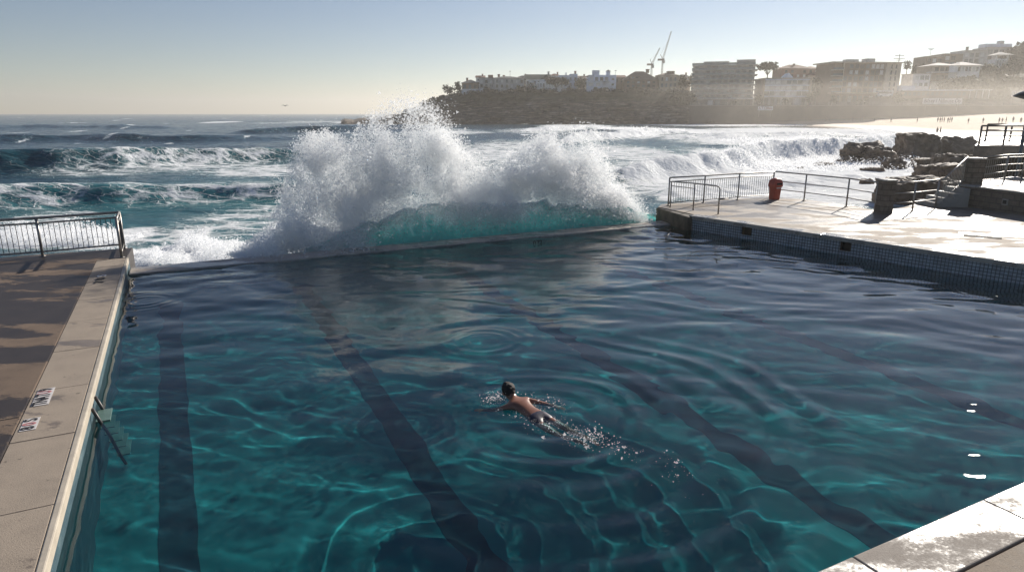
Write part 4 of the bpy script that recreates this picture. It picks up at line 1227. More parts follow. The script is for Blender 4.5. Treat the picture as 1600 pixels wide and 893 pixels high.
# headland, left to right
h = Bld('stone_cottage', 'low brown cottage with a white fence wall, leftmost house on the headland', 722, 747, 146, HB, dep=9, cat='house', group=GH)
h.box('wall', -h.w/2, h.w/2, h.zof(150), h.zof(130), 0, 9, 'b_brown'); h.roof('hip', -h.w/2, h.w/2, h.zof(130), h.zof(124), 'b_slate'); h.windows(-h.w/2, h.w/2, h.zof(140), h.zof(131), 1, 3, .5, .7); h.box('fence_wall', -h.w*.5, h.w*.62, h.zof(150), h.zof(139.5), -3, -2.7, 'b_white')
h.chimney(-h.w*.2, 4, h.zof(128), h.zof(121.5))
h = Bld('tall_house', 'narrow grey house with a square brick tower beside the leftmost cottage', 749, 771, 146, HB + 2, dep=9, cat='house', group=GH)
h.box('wall', -h.w/2, h.w/2, h.zof(150), h.zof(122), 0, 9, 'b_grey'); h.box('tower', h.w*.12, h.w*.47, h.zof(123), h.zof(117), 1, 5, 'b_brick'); h.windows(-h.w/2, h.w/2, h.zof(144), h.zof(124), 3, 3, .5, .6); h.box('fence_wall', -h.w*.5, h.w*.4, h.zof(150), h.zof(139), -3, -2.7, 'b_white'); h.box('roof', -h.w/2-.3, h.w/2+.3, h.zof(122), h.zof(121.3), -.4, 9.3, 'b_slate')
h = Bld('apartment_house', 'plain grey three storey apartment house with hipped roof on the headland', 773, 819, 147, HB, .22, dep=11, cat='house', group=GH)
h.box('wall', -h.w/2, h.w/2, h.zof(152), h.zof(122), 0, 11, 'b_grey'); h.roof('hip', -h.w/2, h.w/2, h.zof(122), h.zof(118.5), 'b_slate', .5); h.windows(-h.w/2, h.w/2, h.zof(146), h.zof(123), 3, 6, .42, .55); h.chimney(-h.w*.3, 4, h.zof(121), h.zof(116)); h.chimney(-h.w*.1, 6, h.zof(121), h.zof(117))
h = Bld('gabled_house', 'white house with a dark green gabled roof and a long front wing', 822, 859, 140, HB + 4, dep=10, cat='house', group=GH)
h.box('wall', -h.w/2, h.w/2, h.zof(150), h.zof(124), 0, 10, 'b_white'); h.roof('gable', -h.w/2, h.w/2, h.zof(124), h.zof(115.5), 'b_green_roof'); h.roof('front', h.w*.12, h.w*.5, h.zof(124), h.zof(117), 'b_green_roof', .3, -1.2, 5, 'gable_roof'); h.box('gable_wall', h.w*.12, h.w*.5, h.zof(135), h.zof(124), -1.1, .1, 'b_white')
h.windows(-h.w/2, h.w*.1, h.zof(133), h.zof(125), 1, 4, .4, .6); h.box('front_wing', -h.w*.1, h.w*1.05, h.zof(150), h.zof(129), -5, -.1, 'b_white'); h.windows(-h.w*.08, h.w*1.02, h.zof(138), h.zof(130), 1, 9, .45, .7, -5); h.chimney(h.w*.46, 5, h.zof(120), h.zof(111.5), 'b_grey'); h.chimney(-h.w*.55, 5, h.zof(130), h.zof(116.5), 'b_grey', .7)
h = Bld('blue_house', 'pale blue rendered house half hidden behind the spreading tree', 873, 902, 140, HB + 8, dep=10, cat='house', group=GH)
h.box('wall', -h.w/2, h.w/2, h.zof(150), h.zof(117.5), 0, 10, 'b_bluewhite'); h.box('parapet', h.w*.1, h.w*.5, h.zof(117.5), h.zof(115.5), .2, 9, 'b_bluewhite'); h.windows(-h.w/2, h.w/2, h.zof(136), h.zof(119), 2, 4, .4, .5); h.chimney(h.w*.4, 3, h.zof(117), h.zof(111), 'b_brick'); h.chimney(-h.w*.1, 3, h.zof(117), h.zof(113.5), 'b_white', .6)
h = Bld('white_villa', 'bright white villa with two stair towers, in the middle of the headland', 916, 963, 141, HB - 2, dep=11, cat='house', group=GH)
h.box('wall', -h.w*.42, h.w/2, h.zof(150), h.zof(117), 1.5, 11, 'b_bluewhite'); h.box('front_wing', -h.w*.5, h.w*.02, h.zof(150), h.zof(127.5), -1.5, 2, 'b_bluewhite'); h.box('balcony', -h.w*.55, h.w*.28, h.zof(128), h.zof(127.2), -2.6, 1.4, 'b_bluewhite')
h.box('stair_tower', -h.w*.28, -h.w*.06, h.zof(118), h.zof(109.5), 2, 5.5, 'b_bluewhite'); h.box('stair_tower', h.w*.18, h.w*.3, h.zof(118), h.zof(111), 2, 5, 'b_bluewhite'); h.roof('hip', h.w*.17, h.w*.31, h.zof(111), h.zof(108.5), 'b_slate', .2, 2, 5, 'tower_roof'); h.roof('hip', -h.w*.5, -h.w*.26, h.zof(119), h.zof(116.5), 'b_slate', .2, 1, 8)
h.windows(-h.w*.4, h.w*.26, h.zof(126.5), h.zof(119.5), 1, 4, .66, .75, 1.5, 'dark'); h.windows(h.w*.3, h.w*.48, h.zof(136), h.zof(119), 2, 1, .45, .28, 1.5); h.windows(-h.w*.48, 0, h.zof(135), h.zof(129), 1, 2, .6, .75, -1.5, 'mid')
h = Bld('big_roof_house', 'broad brown brick house under a wide steep tiled roof', 975, 1027, 142, HB, dep=12, cat='house', group=GH)
h.box('wall', -h.w/2, h.w/2, h.zof(152), h.zof(124), 0, 12, 'b_brown'); h.roof('hip', -h.w/2, h.w/2, h.zof(125), h.zof(110.5), 'b_brown', .9); h.windows(-h.w*.46, h.w*.46, h.zof(137), h.zof(125.5), 2, 6, .5, .5); h.box('dormer', -h.w*.32, -h.w*.05, h.zof(125), h.zof(119), .2, 5, 'b_brown'); h.windows(-h.w*.3, -h.w*.07, h.zof(124), h.zof(119.5), 1, 2, .7, .7, .2); h.chimney(h.w*.25, 6, h.zof(113), h.zof(107.5), 'b_brown', 1.4)
h = Bld('beige_house', 'beige rendered house with rounded roof and a square roof box', 1029, 1059, 142, HB, dep=10, cat='house', group=GH)
h.box('wall', -h.w/2, h.w/2, h.zof(152), h.zof(117), 0, 10, 'b_beige'); h.roof('hip', -h.w/2, h.w*.42, h.zof(117), h.zof(113), 'b_brown', .4); h.box('roof_box', h.w*.02, h.w*.36, h.zof(117), h.zof(110.5), 3, 7, 'b_brown'); h.windows(-h.w*.45, h.w*.45, h.zof(138), h.zof(118.5), 2, 4, .42, .5)
h = Bld('garage_house', 'low brown building with pale retaining wall between two headland houses', 957, 977, 142, HB + 6, dep=8, cat='house', group=GH)
h.box('wall', -h.w/2, h.w/2, h.zof(152), h.zof(121), 0, 8, 'b_brown'); h.roof('gable', -h.w/2, h.w/2, h.zof(121), h.zof(117), 'b_tile_roof', .3); h.windows(-h.w*.45, h.w*.45, h.zof(130), h.zof(122), 1, 2, .5, .6)

# second row, seen between and over the front houses
for x0, x1, yt, yr, wm_, rm_, kind, lb in ((744, 757, 121, 117.5, 'b_white', 'b_tile_roof', 'gable', 'small white gable showing between the two leftmost headland houses'),
        (806, 826, 122, 117.5, 'b_beige', 'b_slate', 'hip', 'beige house roof behind the grey apartment house and the green roofed house'),
        (857, 876, 118.5, 114.5, 'b_grey', 'b_tile_roof', 'hip', 'grey house with red tiled roof behind the spreading tree'),
        (898, 918, 122, 118, 'b_cream', 'b_brown', 'gable', 'cream house partly hidden by the pale green tree'),
        (1056, 1078, 120, 115.5, 'b_beige', 'b_slate', 'hip', 'small beige house behind the olive trees left of the balcony block'),
        (1262, 1296, 118, 112, 'b_cream', 'b_tile_roof', 'hip', 'cream house between the brick villa and the long flats')):
    h = Bld('back_row_house', lb, x0, x1, 143, HB + 22 if x0 < 1100 else HY + 44, dep=8, cat='house', group=GH if x0 < 1100 else GB)
    h.box('wall', -h.w/2, h.w/2, h.zof(150), h.zof(yt), 0, 8, wm_); h.roof(kind, -h.w/2, h.w/2, h.zof(yt), h.zof(yr), rm_, .4); h.windows(-h.w*.45, h.w*.45, h.zof(yt + 11), h.zof(yt + 1), 2, max(2, int((x1 - x0) / 6)), .45, .55); h.chimney(h.w*.25, 3, h.zof(yt), h.zof(yr - 2), 'b_brick', .7)
# the beach front
BYY = HY + 14
h = Bld('balcony_block', 'tall grey apartment block with seven balcony floors and roof boxes', 1083, 1170, 167, BYY, -.30, group=GB, dep=15)
zt, zb = h.zof(101.5), h.zof(155)
h.box('wall', -h.w/2, h.w/2, h.zof(170), zt, 0, 15, 'b_concrete'); h.box('roof_box', -h.w*.34, h.w*.08, zt, h.zof(95.5), 1.5, 8, 'b_concrete'); h.box('roof_box', h.w*.2, h.w*.5, zt, h.zof(93.5), 1.5, 8, 'b_concrete')
h.slabs(zb, zt, 8, -h.w*.52, h.w*.5, 1.2, 'b_concrete', .32, True, 0, 1.3); h.windows(-h.w*.49, h.w*.48, zb, zt, 7, 10, .62, .62); h.side_windows(1, zb, zt, 7, 3, .4, .5)
h.box('podium', -h.w*.62, h.w*.5, h.zof(170), h.zof(155.5), -5, -.1, 'b_wallgrey'); h.box('podium_roof', -h.w*.62, h.w*.5, h.zof(155.5), h.zof(154.6), -5.6, 0, 'b_white'); h.windows(-h.w*.6, h.w*.48, h.zof(166), h.zof(156), 1, 9, .7, .8, -5, 'dark')
h = Bld('glazed_block', 'four storey pale glazed block with a white parapet, right of the tallest grey block', 1190, 1261, 169, BYY - 2, -.03, group=GB, dep=13)
zt, zb = h.zof(123), h.zof(150)
h.box('wall', -h.w/2, h.w/2, h.zof(172), zt, 0, 13, 'b_grey'); h.slabs(zb, zt - .3, 4, -h.w*.5, h.w*.48, 1.0, 'b_bluewhite', .45, False); h.box('side_pier', h.w*.47, h.w*.52, h.zof(170), zt, -1.2, 0, 'b_beige'); h.box('side_pier', -h.w*.52, -h.w*.485, h.zof(170), zt, -1.2, 0, 'b_beige'); h.box('roof', -h.w*.5, h.w*.5, zt, h.zof(121.8), -1, 13, 'b_pale_roof')
h.roof('front', -h.w*.06, h.w*.14, h.zof(122), h.zof(114), 'b_bluewhite', .1, .5, 6, 'roof_light'); h.windows(-h.w*.48, h.w*.46, zb, zt, 3, 8, .8, .72, 0, 'mid'); h.windows(-h.w*.48, h.w*.46, h.zof(167), zb, 1, 7, .6, .6, 0, 'dark')
h = Bld('brick_villa', 'old pinkish brick villa behind the glazed block', 1219, 1281, 128, HY + 48, group=GB, dep=12)
h.box('wall', -h.w/2, h.w/2, h.zof(150), h.zof(107), 0, 12, 'b_brick'); h.roof('hip', -h.w*.5, h.w*.28, h.zof(107), h.zof(100), 'b_tile_roof', .6); h.roof('hip', h.w*.1, h.w*.5, h.zof(107.5), h.zof(103), 'b_tile_roof', .4, -1, 9); h.windows(-h.w*.45, h.w*.47, h.zof(122), h.zof(108), 2, 6, .4, .55); h.chimney(-h.w*.1, 5, h.zof(104), h.zof(99))
h = Bld('long_flats', 'long five storey apartment building with a flat overhanging roof and pale end', 1293, 1401, 168, BYY - 3, .12, group=GB, dep=15)
zt, zb = h.zof(99), h.zof(146)
h.box('wall', -h.w/2, h.w*.27, h.zof(170), zt, 0, 15, 'b_brown'); h.box('end_wall', h.w*.27, h.w*.5, h.zof(170), zt + .4, -1, 15, 'b_cream'); h.box('roof', -h.w*.56, h.w*.5, zt, zt + .55, -1.8, 15, 'b_cream'); h.box('roof_box', -h.w*.27, -h.w*.1, zt + .5, h.zof(92.5), 2, 6, 'b_grey'); h.box('roof_box', h.w*.02, h.w*.15, zt + .5, h.zof(91), 2, 6, 'b_grey')
h.windows(-h.w*.36, h.w*.05, zb, zt, 5, 5, .62, .62); h.windows(h.w*.06, h.w*.26, zb, zt, 5, 3, .75, .7, 0, 'mid'); h.slabs(zb, zt - 3, 5, -h.w*.53, -h.w*.38, 1.6, 'b_concrete', .3); h.windows(h.w*.32, h.w*.46, zb, zt, 5, 2, .28, .6, -1, 'dark', jitter=False); h.box('column', -h.w*.385, -h.w*.37, h.zof(168), zt, -1.5, -1, 'b_cream')
h.box('awning', -h.w*.56, h.w*.5, h.zof(146.4), h.zof(145.4), -6, 0, 'b_cream'); h.windows(-h.w*.5, h.w*.48, h.zof(165), h.zof(147), 1, 12, .7, .7, 0, 'dark'); h.box('shop_base', -h.w*.56, h.w*.5, h.zof(168), h.zof(160), -6, -5, 'b_wallgrey')
h = Bld('hip_roof_house', 'white two level house with a sunlit hipped roof on the slope', 1452, 1528, 136, HY + 24, .06, group=GB, dep=12, cat='house')
h.box('wall', -h.w*.15, h.w*.5, h.zof(150), h.zof(102), 0, 12, 'b_white'); h.roof('hip', -h.w*.5, h.w*.05, h.zof(102.5), h.zof(97), 'b_pale_roof', .5, 0, 12); h.roof('hip', h.w*.02, h.w*.5, h.zof(102.5), h.zof(95.5), 'b_pale_roof', .8, -1, 12); h.box('wall', -h.w*.5, -h.w*.15, h.zof(125), h.zof(103), .5, 12, 'b_beige'); h.box('balcony', -h.w*.6, h.w*.02, h.zof(114), h.zof(113), -2.5, 1, 'b_white')
h.windows(-h.w*.46, h.w*.0, h.zof(112), h.zof(104), 1, 4, .7, .7, .5); h.windows(h.w*.02, h.w*.48, h.zof(112), h.zof(103.5), 1, 6, .55, .75); h.box('support_wall', -h.w*.02, h.w*.08, h.zof(150), h.zof(114), -1.5, 0, 'b_white'); h.windows(-h.w*.4, -h.w*.04, h.zof(127), h.zof(116), 1, 2, .8, .6, .4, 'dark', jitter=False)
h = Bld('white_wing', 'small white flat roofed wing below the hip roofed house', 1424, 1452, 136, HY + 20, .06, group=GB, dep=9, cat='house')
h.box('wall', -h.w/2, h.w/2, h.zof(146), h.zof(116), 0, 9, 'b_white'); h.box('roof', -h.w*.55, h.w*.55, h.zof(116), h.zof(115), -.6, 9, 'b_pale_roof'); h.windows(-h.w*.4, h.w*.45, h.zof(125), h.zof(117.5), 1, 3, .75, .8, 0, 'mid'); h.windows(-h.w*.45, h.w*.45, h.zof(136), h.zof(128), 1, 3, .6, .6)
h = Bld('stepped_flats', 'long stepped flats climbing the hill at the top right', 1443, 1582, 118, HY + 72, group=GB, dep=12)
for u0, u1, yt, n_ in ((1443, 1470, 88.5, 3), (1470, 1500, 84.5, 3), (1500, 1535, 79.5, 4), (1535, 1582, 74.5, 5)):
    a_, b_ = h.uof(u0), h.uof(u1); h.box('wall', a_, b_, h.zof(125), h.zof(yt), 0, 12, 'b_brown' if u0 < 1500 else 'b_grey'); h.windows(a_ + .6, b_ - .6, h.zof(yt + 20), h.zof(yt + 1.5), 2, n_, .7, .62, 0, 'mid'); h.box('roof', a_, b_, h.zof(yt), h.zof(yt - .7), -.8, 12, 'b_concrete')
h.box('roof_box', h.uof(1536), h.uof(1577), h.zof(74.5), h.zof(68), 2, 8, 'b_bluewhite'); h.box('roof_box', h.uof(1560), h.uof(1566), h.zof(68), h.zof(63), 3, 6, 'b_grey'); h.chimney(h.uof(1510), 3, h.zof(79), h.zof(73), 'b_slate', 1.0)
h = Bld('hillside_pavilion', 'small white pavilion with curved pale awning among the hill trees', 1554, 1573, 106, HY + 50, group=GB, dep=6, cat='house')
h.box('wall', -h.w/2, h.w/2, h.zof(112), h.zof(92), 0, 6, 'b_white'); h.windows(-h.w*.45, h.w*.45, h.zof(104), h.zof(93), 1, 4, .6, .85, 0, 'mid', jitter=False); h.roof('hip', -h.w*.6, h.w*.7, h.zof(86), h.zof(81), 'b_pale_roof', .5, -1, 6); h.box('post', -h.w*.5, -h.w*.42, h.zof(92), h.zof(85), 0, .6, 'b_white'); h.box('post', h.w*.42, h.w*.5, h.zof(92), h.zof(85), 0, .6, 'b_white')
h = Bld('beach_pavilion', 'long low promenade pavilion with a flat pale roof behind the beach', 1408, 1512, 150, HY + 9, .02, group=GB, dep=7)
h.box('wall', -h.w/2, h.w/2, h.zof(154), h.zof(142), 0, 7, 'b_wallgrey'); h.box('roof', -h.w*.52, h.w*.54, h.zof(142), h.zof(140.4), -1.6, 7, 'b_bluewhite'); h.windows(-h.w*.48, h.w*.48, h.zof(150), h.zof(143), 1, 14, .6, .7, 0, 'mid', jitter=False); h.box('raised_roof', -h.w*.52, -h.w*.3, h.zof(140.4), h.zof(134), .5, 5, 'b_bluewhite')
h = Bld('low_shelter', 'low shelter with a thin sunlit roof, right of the promenade pavilion', 1513, 1545, 150, HY + 10, -.05, group=GB, dep=5)
h.box('wall', -h.w/2, h.w/2, h.zof(154), h.zof(142.5), 1.5, 5, 'b_wallgrey'); h.box('roof', -h.w*.55, h.w*.55, h.zof(141), h.zof(140), -1, 5, 'b_white')
for k in (-.45, -.15, .15, .45): h.box('post', h.w*k - .15, h.w*k + .15, h.zof(154), h.zof(141), -.6, -.3, 'b_white')

# promenade wall, its railing, boards and bus
t = thing('promenade_wall', P(1350, 172, Y=HY), 'long brown wall between the beach and the promenade', 'wall')
mb = MB()
wp = [P(1076, 200, Y=HY - 1), P(1250, 200, Y=HY - .5), P(1400, 200, Y=HY - 1), P(1560, 200, Y=HY - 2), P(1880, 200, Y=HY - 4)]
for a_, b_ in zip(wp[:-1], wp[1:]):
    d = b_ - a_; c_ = (a_ + b_) / 2; mb.box((c_.x, c_.y + .4, 3.0), (d.length, 1.0, 8.6), math.atan2(d.y, d.x))
obj('wall_body', mb, plain('promenade_stone', (.13, .10, .078), .9, .4, .25, bmp=.3), t)
mb = MB()
for a_, b_ in zip(wp[:-1], wp[1:]):
    d = b_ - a_; c_ = (a_ + b_) / 2; mb.box((c_.x, c_.y + .35, 7.4), (d.length, 1.3, .22), math.atan2(d.y, d.x))
obj('coping', mb, M['b_concrete'], t)
pts = []
for a_, b_ in zip(wp[:-1], wp[1:]):
    n_ = max(2, int((b_ - a_).length / 4.0))
    pts += [a_.lerp(b_, i / n_) for i in range(n_)]
t = thing('promenade_railing', P(1350, 165, Y=HY), 'pale post and rail fence along the top of the promenade wall', 'railing')
for p_ in pts[:72]:
    q = Vector((p_.x, p_.y + .3, 7.5)); mb = MB(); mb.tube([q, q + up * 1.25], .09, 5); obj('post', mb, M['b_concrete'], t)
for z_ in (8.7, 8.1):
    mb = MB(); mb.tube([Vector((p_.x, p_.y + .3, z_)) for p_ in pts[:72]], .06, 5); obj('rail', mb, M['b_concrete'], t)
def board(label, x0, x1, y0, y1, txt, cols=('b_white', 'b_slate')):
    a_, b_ = P(x0, y1, Y=HY - 4.6), P(x1, y0, Y=HY - 4.6)
    t = thing('painted_board', Vector(((a_.x + b_.x) / 2, a_.y, a_.z)), label, 'sign', 'pale boards on the promenade wall')
    mb = MB(); mb.box(((a_.x + b_.x) / 2, a_.y, (a_.z + b_.z) / 2), (b_.x - a_.x, .15, b_.z - a_.z)); obj('panel', mb, M[cols[0]], t)
    s_ = (b_.z - a_.z) * .9
    me = text_mesh(txt, s_); w_ = max(v.co.x for v in me.vertices) - min(v.co.x for v in me.vertices)
    put_text(txt, s_, M[cols[1]], t, Vector(((a_.x + b_.x) / 2, a_.y - .09, (a_.z + b_.z) / 2 + s_ * .05)), (1, 0, 0), (0, 0, 1), (b_.x - a_.x) * .92 / w_)
    for k in (.1, .9):
        q = a_.lerp(Vector((b_.x, a_.y, a_.z)), k); mb = MB(); mb.tube([Vector((q.x, q.y + .1, a_.z - 3)), Vector((q.x, q.y + .1, a_.z))], .1, 5); obj('leg', mb, M['b_concrete'], t)
board('long white board with grey lettering below the promenade pavilion', 1441, 1504, 153.5, 163, 'Bilsey / Nillouse Op', ('b_white', 'b_slate'))
board('pink and white board below the glazed block', 1184, 1208, 166.5, 172.5, 'A T Cllllase', ('b_white', 'b_brick'))
board('small white board at the far right beside the lamp head', 1580, 1600, 142, 151, 'IIIIIII', ('b_white', 'b_grey'))
a_, b_ = P(1370, 152, Y=HY + 6), P(1394, 144, Y=HY + 6)
t = thing('white_bus', a_, 'white bus parked on the promenade in front of the long flats', 'bus')
cx, w_ = (a_.x + b_.x) / 2, b_.x - a_.x; z0 = 7.5
zb_ = P(1380, 152.5, Y=HY + 6).z; hh_ = 2.7
mb = MB(); mb.box((cx, HY + 6, zb_ + .4 + hh_ / 2), (w_, 2.5, hh_)); obj('body', mb, M['b_white'], t, bevel=.25)
mb = MB(); mb.box((cx - .2, HY + 4.73, zb_ + .4 + hh_ * .66), (w_ * .9, .06, hh_ * .3)); obj('window_band', mb, M['g_dark'], t)
for k in (-.33, .33):
    mb = MB(); mb.tube([(cx + w_ * k, HY + 4.7, zb_ + .45), (cx + w_ * k, HY + 5.1, zb_ + .45)], .48, 12); obj('wheel', mb, M['hole'], t)
pl_ = thing('road_shelf', Vector((cx, HY + 6, zb_)), 'raised roadway kerb under the white bus', 'kerb')
mb = MB(); mb.box((cx, HY + 6.5, (zb_ + 7) / 2 - .1), (w_ * 2.4, 5, zb_ - 7 + .15)); obj('kerb_body', mb, M['b_wallgrey'], pl_)

# poles and cranes
def pole(label, px, y0, y1, Y, arms, nm='power_pole', r=.22):
    a_ = P(px, y0, Y=Y); b_ = P(px, y1, Y=Y)
    t = thing(nm, a_, label, 'pole')
    mb = MB(); mb.tube([Vector((b_.x, Y, a_.z)), b_], [r, r * .7], 6); obj('mast', mb, M['steel_dark'], t)
    for f_, w_ in arms:
        z = a_.z + (b_.z - a_.z) * f_; mb = MB(); mb.box((b_.x, Y, z), (w_, .2, .22)); obj('cross_arm', mb, M['steel_dark'], t)
pole('tall wooden power pole with cross arms right of the long flats', 1406, 150, 85, HY + 12, ((.97, 4.2), (.90, 5.2), (.86, 2.6)))
pole('thin television mast above the stepped flats', 1455, 95, 76, HY + 72, ((.98, 3.4), (.9, 2.0)), 'antenna_mast', .12)
pole('small antenna on the grey apartment house roof', 797, 122, 111, HB + 3, ((.95, .8),), 'antenna_mast', .07)
pole('thin antenna right of the white villa', 962, 122, 110, HB + 3, ((.95, 1.0),), 'antenna_mast', .07)
def crane(label, px, yb, yc, jx, jy, cx_, cy2, Y=520):
    a_, b_, j_ = P(px, yb, Y=Y), P(px, yc, Y=Y), P(jx, jy, Y=Y); k_ = P(cx_, cy2, Y=Y)
    t = thing('tower_crane', a_, label, 'crane', 'tower cranes behind the headland')
    def lattice(nm, p0, p1, w, n, r):
        mb = MB(); d = (p1 - p0); s_ = Vector((0, 1, 0)); u_ = d.cross(s_).normalized()
        cs = [(s_ * i + u_ * j) * w for i, j in ((-1, -1), (1, -1), (1, 1), (-1, 1))]
        for c_ in cs: mb.tube([p0 + c_, p1 + c_ * .6], r * .6, 4)
        for i in range(n):
            f0, f1 = i / n, (i + 1) / n
            for q in range(4):
                mb.tube([p0 + d * f0 + cs[q] * (1 - .4 * f0), p0 + d * f1 + cs[(q + 1) % 4] * (1 - .4 * f1)], r * .4, 3)
        obj(nm, mb, M['steel'], t)
    lattice('mast', Vector((b_.x, Y, a_.z)), b_, .55, 10, .18); lattice('jib', b_, j_, .45, 14, .15)
    mb = MB(); mb.tube([b_, k_], .22, 5); obj('back_mast', mb, M['steel_dark'], t)
    mb = MB(); mb.tube([k_, b_.lerp(j_, .7)], .05, 4); obj('stay_cable', mb, M['steel_dark'], t)
    mb = MB(); mb.box(b_ + Vector((-1.2, 0, -.2)), (4.6, 2.2, 1.3)); obj('machine_deck', mb, M['steel_dark'], t)
    mb = MB(); mb.box(b_ + Vector((.6, -1, -1.8)), (1.6, 1.6, 1.9)); obj('cab', mb, M['b_grey'], t)
crane('taller tower crane with a steep raised jib behind the headland', 1035.5, 118, 93, 1049, 49, 1032, 85.5)
crane('smaller tower crane left of the taller one behind the headland', 1018.5, 118, 100.5, 1031, 75, 1016, 93)

# ------------------------------------------------------------------ trees and scrub
def leafmat(n, c):
    m, nt, b = mat_new(n)
    nt.links.new(ramp(nt, nz(nt, .8, 3), [(0.3, tuple(x * .6 for x in c)), (0.7, tuple(x * 1.5 for x in c))]), b.inputs['Base Color']); b.inputs['Roughness'].default_value = .7
    return m
for n_, c_ in (('dark', (.022, .032, .016)), ('olive', (.045, .050, .020)), ('pale', (.075, .080, .032))): M['leaf_' + n_] = leafmat('foliage_' + n_, c_)
M['bark'] = plain('bark', (.05, .038, .03), .9, .4, 3)
def leaves(name, lobes, n, size, mat, parent):
    """lobes: centre, radii; many small leaf clumps spread through each lobe"""
    ps = []
    wts = np.array([l[1][0] * l[1][2] for l in lobes]); wts = wts / wts.sum()
    for (c, r), w in zip(lobes, wts):
        k = max(30, int(n * w)); q = rng.normal(size=(k, 3)); q /= np.linalg.norm(q, axis=1)[:, None]
        q *= (rng.random(k) ** .45)[:, None]
        q += .18 * np.stack([noise(q[:, 0] * 2 + c[0], q[:, 1] * 2, q[:, 2] * 2), noise(q[:, 0] * 2, q[:, 1] * 2 + c[0], q[:, 2] * 2), noise(q[:, 0] * 2, q[:, 1] * 2, q[:, 2] * 2 + c[0])], -1)
        ps.append(q * np.array(r) + np.array(tuple(c)))
    p = np.concatenate(ps); n = len(p)
    a = rng.normal(size=(n, 3)); a /= np.linalg.norm(a, axis=1)[:, None]
    b_ = np.cross(a, rng.normal(size=(n, 3))); b_ /= np.linalg.norm(b_, axis=1)[:, None]
    s = size * np.exp(rng.normal(size=n) * .35)[:, None]
    V = np.stack([p - a * s - b_ * s * .6, p + a * s - b_ * s * .6, p + a * s * .7 + b_ * s * .6, p - a * s * .7 + b_ * s * .6], 1).reshape(-1, 3)
    o = np_mesh(name, V, np.arange(n * 4).reshape(-1, 4), mat, False)
    if parent is not None: hang(o, parent)
    return o
def tree(name, label, px, yb, yt, wpx, Y, mat='dark', shape='round', n=700, group='trees and bushes around the houses'):
    a_ = P(px, yb, Y=Y); H = P(px, yt, Y=Y).z - a_.z; w = (P(px + wpx / 2, yb, Y=Y) - a_).x
    t = thing(name, a_, label, 'tree' if shape != 'bush' else 'bush', group)
    lobes = []
    if shape == 'umbrella':
        tips = [(random.uniform(-.8, .8) * w, random.uniform(-.5, .5) * w, H * random.uniform(.66, .86)) for _ in range(9)]
        for x, y, z in tips: lobes.append((a_ + Vector((x, y, z)), (w * .34, w * .34, H * .13)))
        lobes.append((a_ + Vector((0, 0, H * .86)), (w * .6, w * .5, H * .13)))
    elif shape == 'bush':
        tips = []
        for k in range(6): lobes.append((a_ + Vector((random.uniform(-.65, .65) * w, random.uniform(-.3, .3) * w, H * random.uniform(.25, .62))), (w * .45, w * .4, H * random.uniform(.3, .4))))
        lobes.append((a_ + Vector((0, 0, H * .66)), (w * .4, w * .4, H * .34)))
    else:
        tips = [(random.uniform(-.55, .55) * w, random.uniform(-.4, .4) * w, H * random.uniform(.45, .8)) for _ in range(7)]
        for x, y, z in tips: lobes.append((a_ + Vector((x, y, z)), (w * .42, w * .4, H * .2)))
        lobes.append((a_ + Vector((0, 0, H * .8)), (w * .4, w * .4, H * .2)))
    mb = MB(); th_ = max(.12, H * .03)
    if shape != 'bush':
        fk = a_ + up * H * .38
        mb.tube([a_ - up * 1, a_ + up * H * .2 + Vector((.1, 0, 0)), fk], [th_ * 1.5, th_, th_ * .9], 6)
        for x, y, z in tips: mb.tube([fk - up * H * .05, fk.lerp(a_ + Vector((x, y, z)), .5) + Vector((0, 0, H * .02)), a_ + Vector((x, y, z))], [th_ * .6, th_ * .4, th_ * .2], 4)
    else:
        for k in range(3): mb.tube([a_ - up * .5, a_ + Vector((random.uniform(-.4, .4) * w, 0, H * .5))], [th_, th_ * .4], 4)
    obj('trunk', mb, M['bark'], t)
    leaves('crown', lobes, n, max(.28, w * .075), M['leaf_' + mat], t)
tree('umbrella_pine', 'spreading umbrella pine between the tallest block and the brick villa', 1198, 128, 96.5, 36, HY + 36, 'dark', 'umbrella', 900)
tree('spreading_tree', 'spreading dark tree in front of the pale blue house', 869, 145, 120.5, 36, HY + 19, 'dark', 'umbrella', 900)
tree('round_bush', 'rounded dark bush on the cliff edge, farthest left', 699, 146, 131, 22, HY + 16, 'dark', 'bush', 400)
tree('round_bush', 'rounded dark bush left of the brown cottage', 716, 146, 126, 18, HY + 18, 'dark', 'bush', 400)
tree('round_bush', 'dark bush in front of the green roofed house', 831, 148, 127.5, 20, HY + 14, 'dark', 'bush', 400)
tree('round_bush', 'brownish bush right of the grey apartment house', 815, 148, 133, 26, HY + 13, 'olive', 'bush', 400)
tree('garden_tree', 'pale green tree left of the white villa', 907, 146, 121, 26, HY + 18, 'pale', 'round', 600)
tree('garden_tree', 'olive tree behind the beige house roof', 1067, 150, 115.5, 26, HY + 30, 'olive', 'round', 600)
tree('garden_tree', 'olive tree right of the beige house, against the balcony block', 1080, 150, 113, 20, HY + 34, 'pale', 'round', 500)
tree('cliff_bush', 'wide dark scrub bush on the slope left of the balcony block', 1062, 168, 141, 46, HY + 10, 'olive', 'bush', 700)
tree('garden_tree', 'leafy tree between the glazed block and the long flats', 1272, 168, 120, 30, HY + 20, 'olive', 'round', 800)
tree('garden_tree', 'pale shrub tree in front of the glazed block corner', 1264, 168, 144, 16, HY + 8, 'pale', 'round', 400)
tree('garden_tree', 'small tree on the skyline right of the power pole', 1416, 115, 94, 16, HY + 66, 'olive', 'round', 400)
tree('garden_tree', 'low trees on the skyline left of the stepped flats', 1431, 118, 99, 20, HY + 66, 'olive', 'bush', 400)
tree('hill_tree', 'large dark tree mass at the top right corner of the hill', 1592, 112, 66, 66, HY + 66, 'dark', 'round', 1400)
